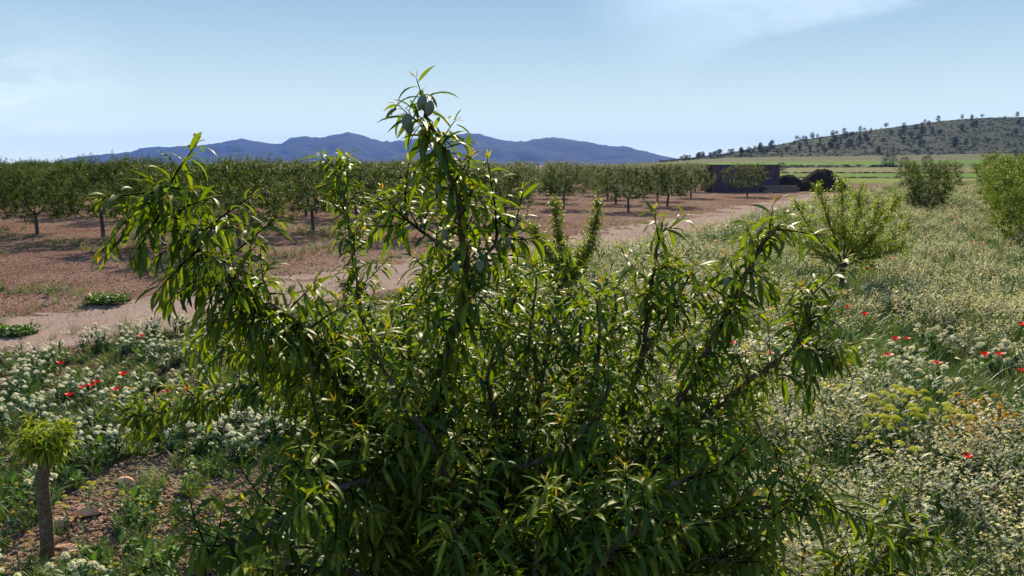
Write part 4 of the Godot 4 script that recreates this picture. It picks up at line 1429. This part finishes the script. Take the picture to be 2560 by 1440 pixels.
	for s in [[148, 916], [212, 965], [243, 962], [300, 958], [228, 978], [290, 980], [180, 998], [351, 838], [412, 970], [460, 965], [628, 915], [872, 1140]]:
		var t := copy_of(kinds[rng.randi() % 4], poppy_spot(s[0], s[1], 0.44), rng.randf() * TAU, rng.randf_range(0.85, 1.05), "pinkish red poppy among the white flower heads")
		t.set_meta("group", "poppies among the white flower heads")
	for s in [[2088, 700], [2168, 692], [2164, 810], [2276, 835], [2228, 866], [2212, 907], [2345, 912], [2501, 900], [2458, 920], [2423, 1143], [1838, 822], [1780, 755], [1972, 802], [2035, 760], [2555, 823], [2556, 938], [2287, 578], [2318, 583], [2273, 570], [2395, 560], [2370, 519], [2377, 520], [2390, 512], [2410, 522], [2417, 522], [2468, 548], [2300, 545], [2430, 612], [2455, 615], [1785, 607], [2225, 650], [1938, 880], [1830, 875], [1928, 762], [2120, 775]]:
		var t := copy_of(kinds[rng.randi() % 4], poppy_spot(s[0], s[1], 0.5), rng.randf() * TAU, rng.randf_range(0.95, 1.25), "bright red poppy among the cream wildflowers of the meadow")
		t.set_meta("group", "poppies in the cream meadow")
	for s in [[1550, 490], [1556, 512], [1521, 511]]:
		var t := copy_of(kinds[1], poppy_spot(s[0], s[1], 0.3), 0.0, 1.2, "red poppy on the bare soil under the orchard trees")
		t.set_meta("group", "poppies under the orchard trees")
	for t in kinds: t.free()
	# yellow-green and orange flowers
	var y0 := yellow_plant(3, 0.42, 0.034, Color(0.56, 0.56, 0.05), 0.012, 26)
	y0.name = "yellow_green_flower_plant_source"
	y0.set_meta("category", "flower"); y0.set_meta("group", "yellow green flower clusters")
	for k in 26:
		var q := on_level(rng.randfn(2190, 85), rng.randfn(1025, 36), 0.42)
		copy_of(y0, ground_at(q.x, -q.z), rng.randf() * TAU, rng.randf_range(0.8, 1.15), "yellow green flower clusters right of the large almond tree")
	for s in [[215, 1228], [245, 1226], [165, 1262], [290, 1246]]:
		var q := on_level(s[0], s[1], 0.2)
		copy_of(y0, ground_at(q.x, -q.z), rng.randf() * TAU, 0.5, "small yellow green flowers by the stones near the pruned stump").set_meta("group", "yellow green flowers by the stones")
	y0.free()
	var y1 := yellow_plant(7, 0.44, 0.015, Color(0.66, 0.36, 0.02), 0.015, 9, 0.11)
	y1.name = "orange_flower_plant_source"
	y1.set_meta("category", "flower"); y1.set_meta("group", "orange flowers in the meadow")
	for k in 16:
		var q := on_level(rng.randfn(2440, 50), rng.randfn(1040, 22), 0.44)
		copy_of(y1, ground_at(q.x, -q.z), rng.randf() * TAU, rng.randf_range(0.8, 1.1), "orange yellow flowers in a patch of the cream meadow")
	y1.free()
	y1 = yellow_plant(3, 0.44, 0.013, Color(0.74, 0.55, 0.03), 0.015, 9, 0.11)
	y1.name = "yellow_flower_plant_source"
	y1.set_meta("category", "flower")
	for s in [[30, 1215], [85, 1225], [60, 1280], [20, 1300], [80, 1345], [200, 1300], [350, 1270], [370, 1285], [300, 1260], [395, 1280], [345, 1170], [380, 1340], [300, 1400], [190, 1410], [530, 1290], [545, 1310], [480, 1320], [430, 1260], [55, 1360], [260, 1420]]:
		var q := on_level(s[0] + rng.randf_range(-10, 10), s[1], 0.16)
		copy_of(y1, ground_at(q.x, -q.z), rng.randf() * TAU, rng.randf_range(0.36, 0.45), "small yellow flowers in the green grass around the pruned stump").set_meta("group", "yellow flowers around the pruned stump")
	y1.free()

func poppy_spot(px: float, py: float, high: float) -> Vector3:
	var p := on_level(px, py, high)
	return ground_at(p.x, -p.z)

func build_near() -> void:
	rng.seed = 500
	# the cut-back stump with its mop of leaves
	var base := on_ground(116, 1392)
	var d := to_px(base).z
	var t := thing("pruned_almond_stump", base, "cut back almond trunk with a round mop of fresh leaves", "tree")
	var line := smooth([base - Vector3(0, 0.08, 0), at_depth(118, 1350, d - 0.05), at_depth(112, 1270, d - 0.1), at_depth(106, 1210, d - 0.15), at_depth(112, 1150, d - 0.18), at_depth(112, 1112, d - 0.2)])
	var w := MB.new()
	w.tube(line.map(func(q): return q - base), smooth_radii(line.size(), 0.043, 0.034), 14, Color(0.95, 0.8, 0.68), true)
	part("trunk", w.mesh(M.bark), t)
	var head: Vector3 = line[-1]
	var stub := MB.new()
	stub.tube([head - base - Vector3(0, 0.05, 0), head - base + Vector3(-0.05, 0.0, 0.02), head - base + Vector3(-0.085, 0.015, 0.03)], [0.035, 0.032, 0.028], 9, Color(0.9, 0.82, 0.75), true)
	part("cut_branch", stub.mesh(M.bark), t)
	var list := []
	var sw := MB.new()
	var o := {leaf = 0.10, step = 0.012, droop = 0.5, lift = 0.16, young = 0.75, tip_leaves = 4, red_tips = false, sides = 4, wood = Color(0.1, 0.13, 0.05)}
	for k in 46:
		var a := k * 2.4
		var u := rng.randf()
		shoot(sw, list, head - base + Vector3(cos(a) * 0.04, rng.randf_range(-0.06, 0.03), sin(a) * 0.04), Vector3(cos(a), lerpf(0.1, 1.1, u), sin(a)).normalized(), rng.randf_range(0.10, 0.19), 0.003, o)
	part("shoots", sw.mesh(M.bark), t)
	part("crown", leaves_mesh(list, LEAF, M.leaf), t)
	# stones beside it
	for s in [[155, 1302, 0.07, 0.05, 0.05, "rounded tan stone right beside the pruned trunk"], [222, 1275, 0.10, 0.045, 0.06, "long tan stone lying behind the rounded one"], [166, 1358, 0.075, 0.018, 0.04, "thin flat pale stone slab near the foot of the trunk"], [180, 1385, 0.045, 0.04, 0.04, "small brown stone in front of the flat slab"], [310, 1195, 0.075, 0.03, 0.05, "flat reddish stone in the bare soil among white flowers"], [140, 1342, 0.04, 0.028, 0.03, "small tan stone between the slab and the trunk"]]:
		var p := on_ground(s[0], s[1] + 12)
		var st := solo("stone", stone_mesh(Vector3(s[2], s[3], s[4]), 0.12), s[5], "stone", "stones near the pruned stump")
		st.position = p + Vector3(0, s[3] * 0.55, 0)
		st.rotation.y = rng.randf_range(-0.5, 0.5)
	# clods and gravel
	var cm := []
	for k in 3:
		var sm := stone_mesh(Vector3(1.0, 0.75, 0.9), 0.3, 4)
		var st := SurfaceTool.new()
		st.append_from(sm, 0, Transform3D())
		st.set_material(M.clod)
		cm.append(st.commit())
	var xf := [[], [], []]
	var cs := [[], [], []]
	for k in 90000:
		var z := 3.0 * pow(14.0, rng.randf())
		var x := rng.randf_range(-0.8, 0.72) * z
		var dd := beside_track(x, z)
		if dd > 2.5 and not (x < 0.0 and z < 7.0): continue
		var q := rng.randi() % 3
		var on_track := absf(dd) < 1.3
		var size := (0.005 + 0.017 * pow(rng.randf(), 4.0)) * (0.55 if on_track else 1.0) * (1.0 if z < 12.0 else 1.3)
		xf[q].append(Transform3D(Basis.from_euler(Vector3(rng.randf() * 0.6, rng.randf() * TAU, rng.randf() * 0.6)).scaled(Vector3.ONE * size), ground_at(x, z) + Vector3.UP * size * (0.3 if not on_track else 0.9)))
		cs[q].append(Color(0.18, 0.105, 0.08).lerp(Color(0.33, 0.225, 0.175), rng.randf()) * rng.randf_range(0.75, 1.15))
	for q in 3:
		scatter("clods", cm[q], xf[q], cs[q], "clods and small stones strewn over the red soil and the track", "stones")
	# bare reddish weed by the track
	var wb := on_ground(1900, 572)
	var wt := MB.new()
	for k in 9:
		var dir := any_dir(rng.randf_range(1.6, 4.0))
		var l := rng.randf_range(0.7, 1.15)
		var e := dir * l
		wt.tube([Vector3.ZERO - Vector3(0, 0.04, 0), e * 0.5 + Vector3(rng.randf_range(-0.05, 0.05), 0, 0), e], [0.008, 0.006, 0.003], 4, Color(0.10, 0.06, 0.05))
		for q in 5:
			var s := e * rng.randf_range(0.35, 0.95)
			wt.tube([s, s + (dir + any_dir(0.6)).normalized() * rng.randf_range(0.1, 0.28)], [0.004, 0.002], 3, Color(0.11, 0.065, 0.055))
	solo("dry_weed", wt.mesh(M.bark_far), "bare brown twiggy weed standing beside the dirt track", "weed").position = wb
	# leafy clumps
	var leafy := herb(520, 0.13, [Color(0.06, 0.115, 0.025), Color(0.09, 0.15, 0.03)], 2.2)
	for s in [[1840, 615, 1.6, "round green leafy weed clump in the meadow by the dry weed"], [268, 760, 0.9, "low green weed clump on the far edge of the track"], [20, 842, 0.9, "green weed clump on the track at the picture's side"]]:
		var c := solo("weed_clump", leafy, s[3].replace(" at the picture's side", " near its left bend"), "weed")
		c.position = on_ground(s[0], s[1])
		c.scale = Vector3(1.3, 0.9, 0.8) * s[2]
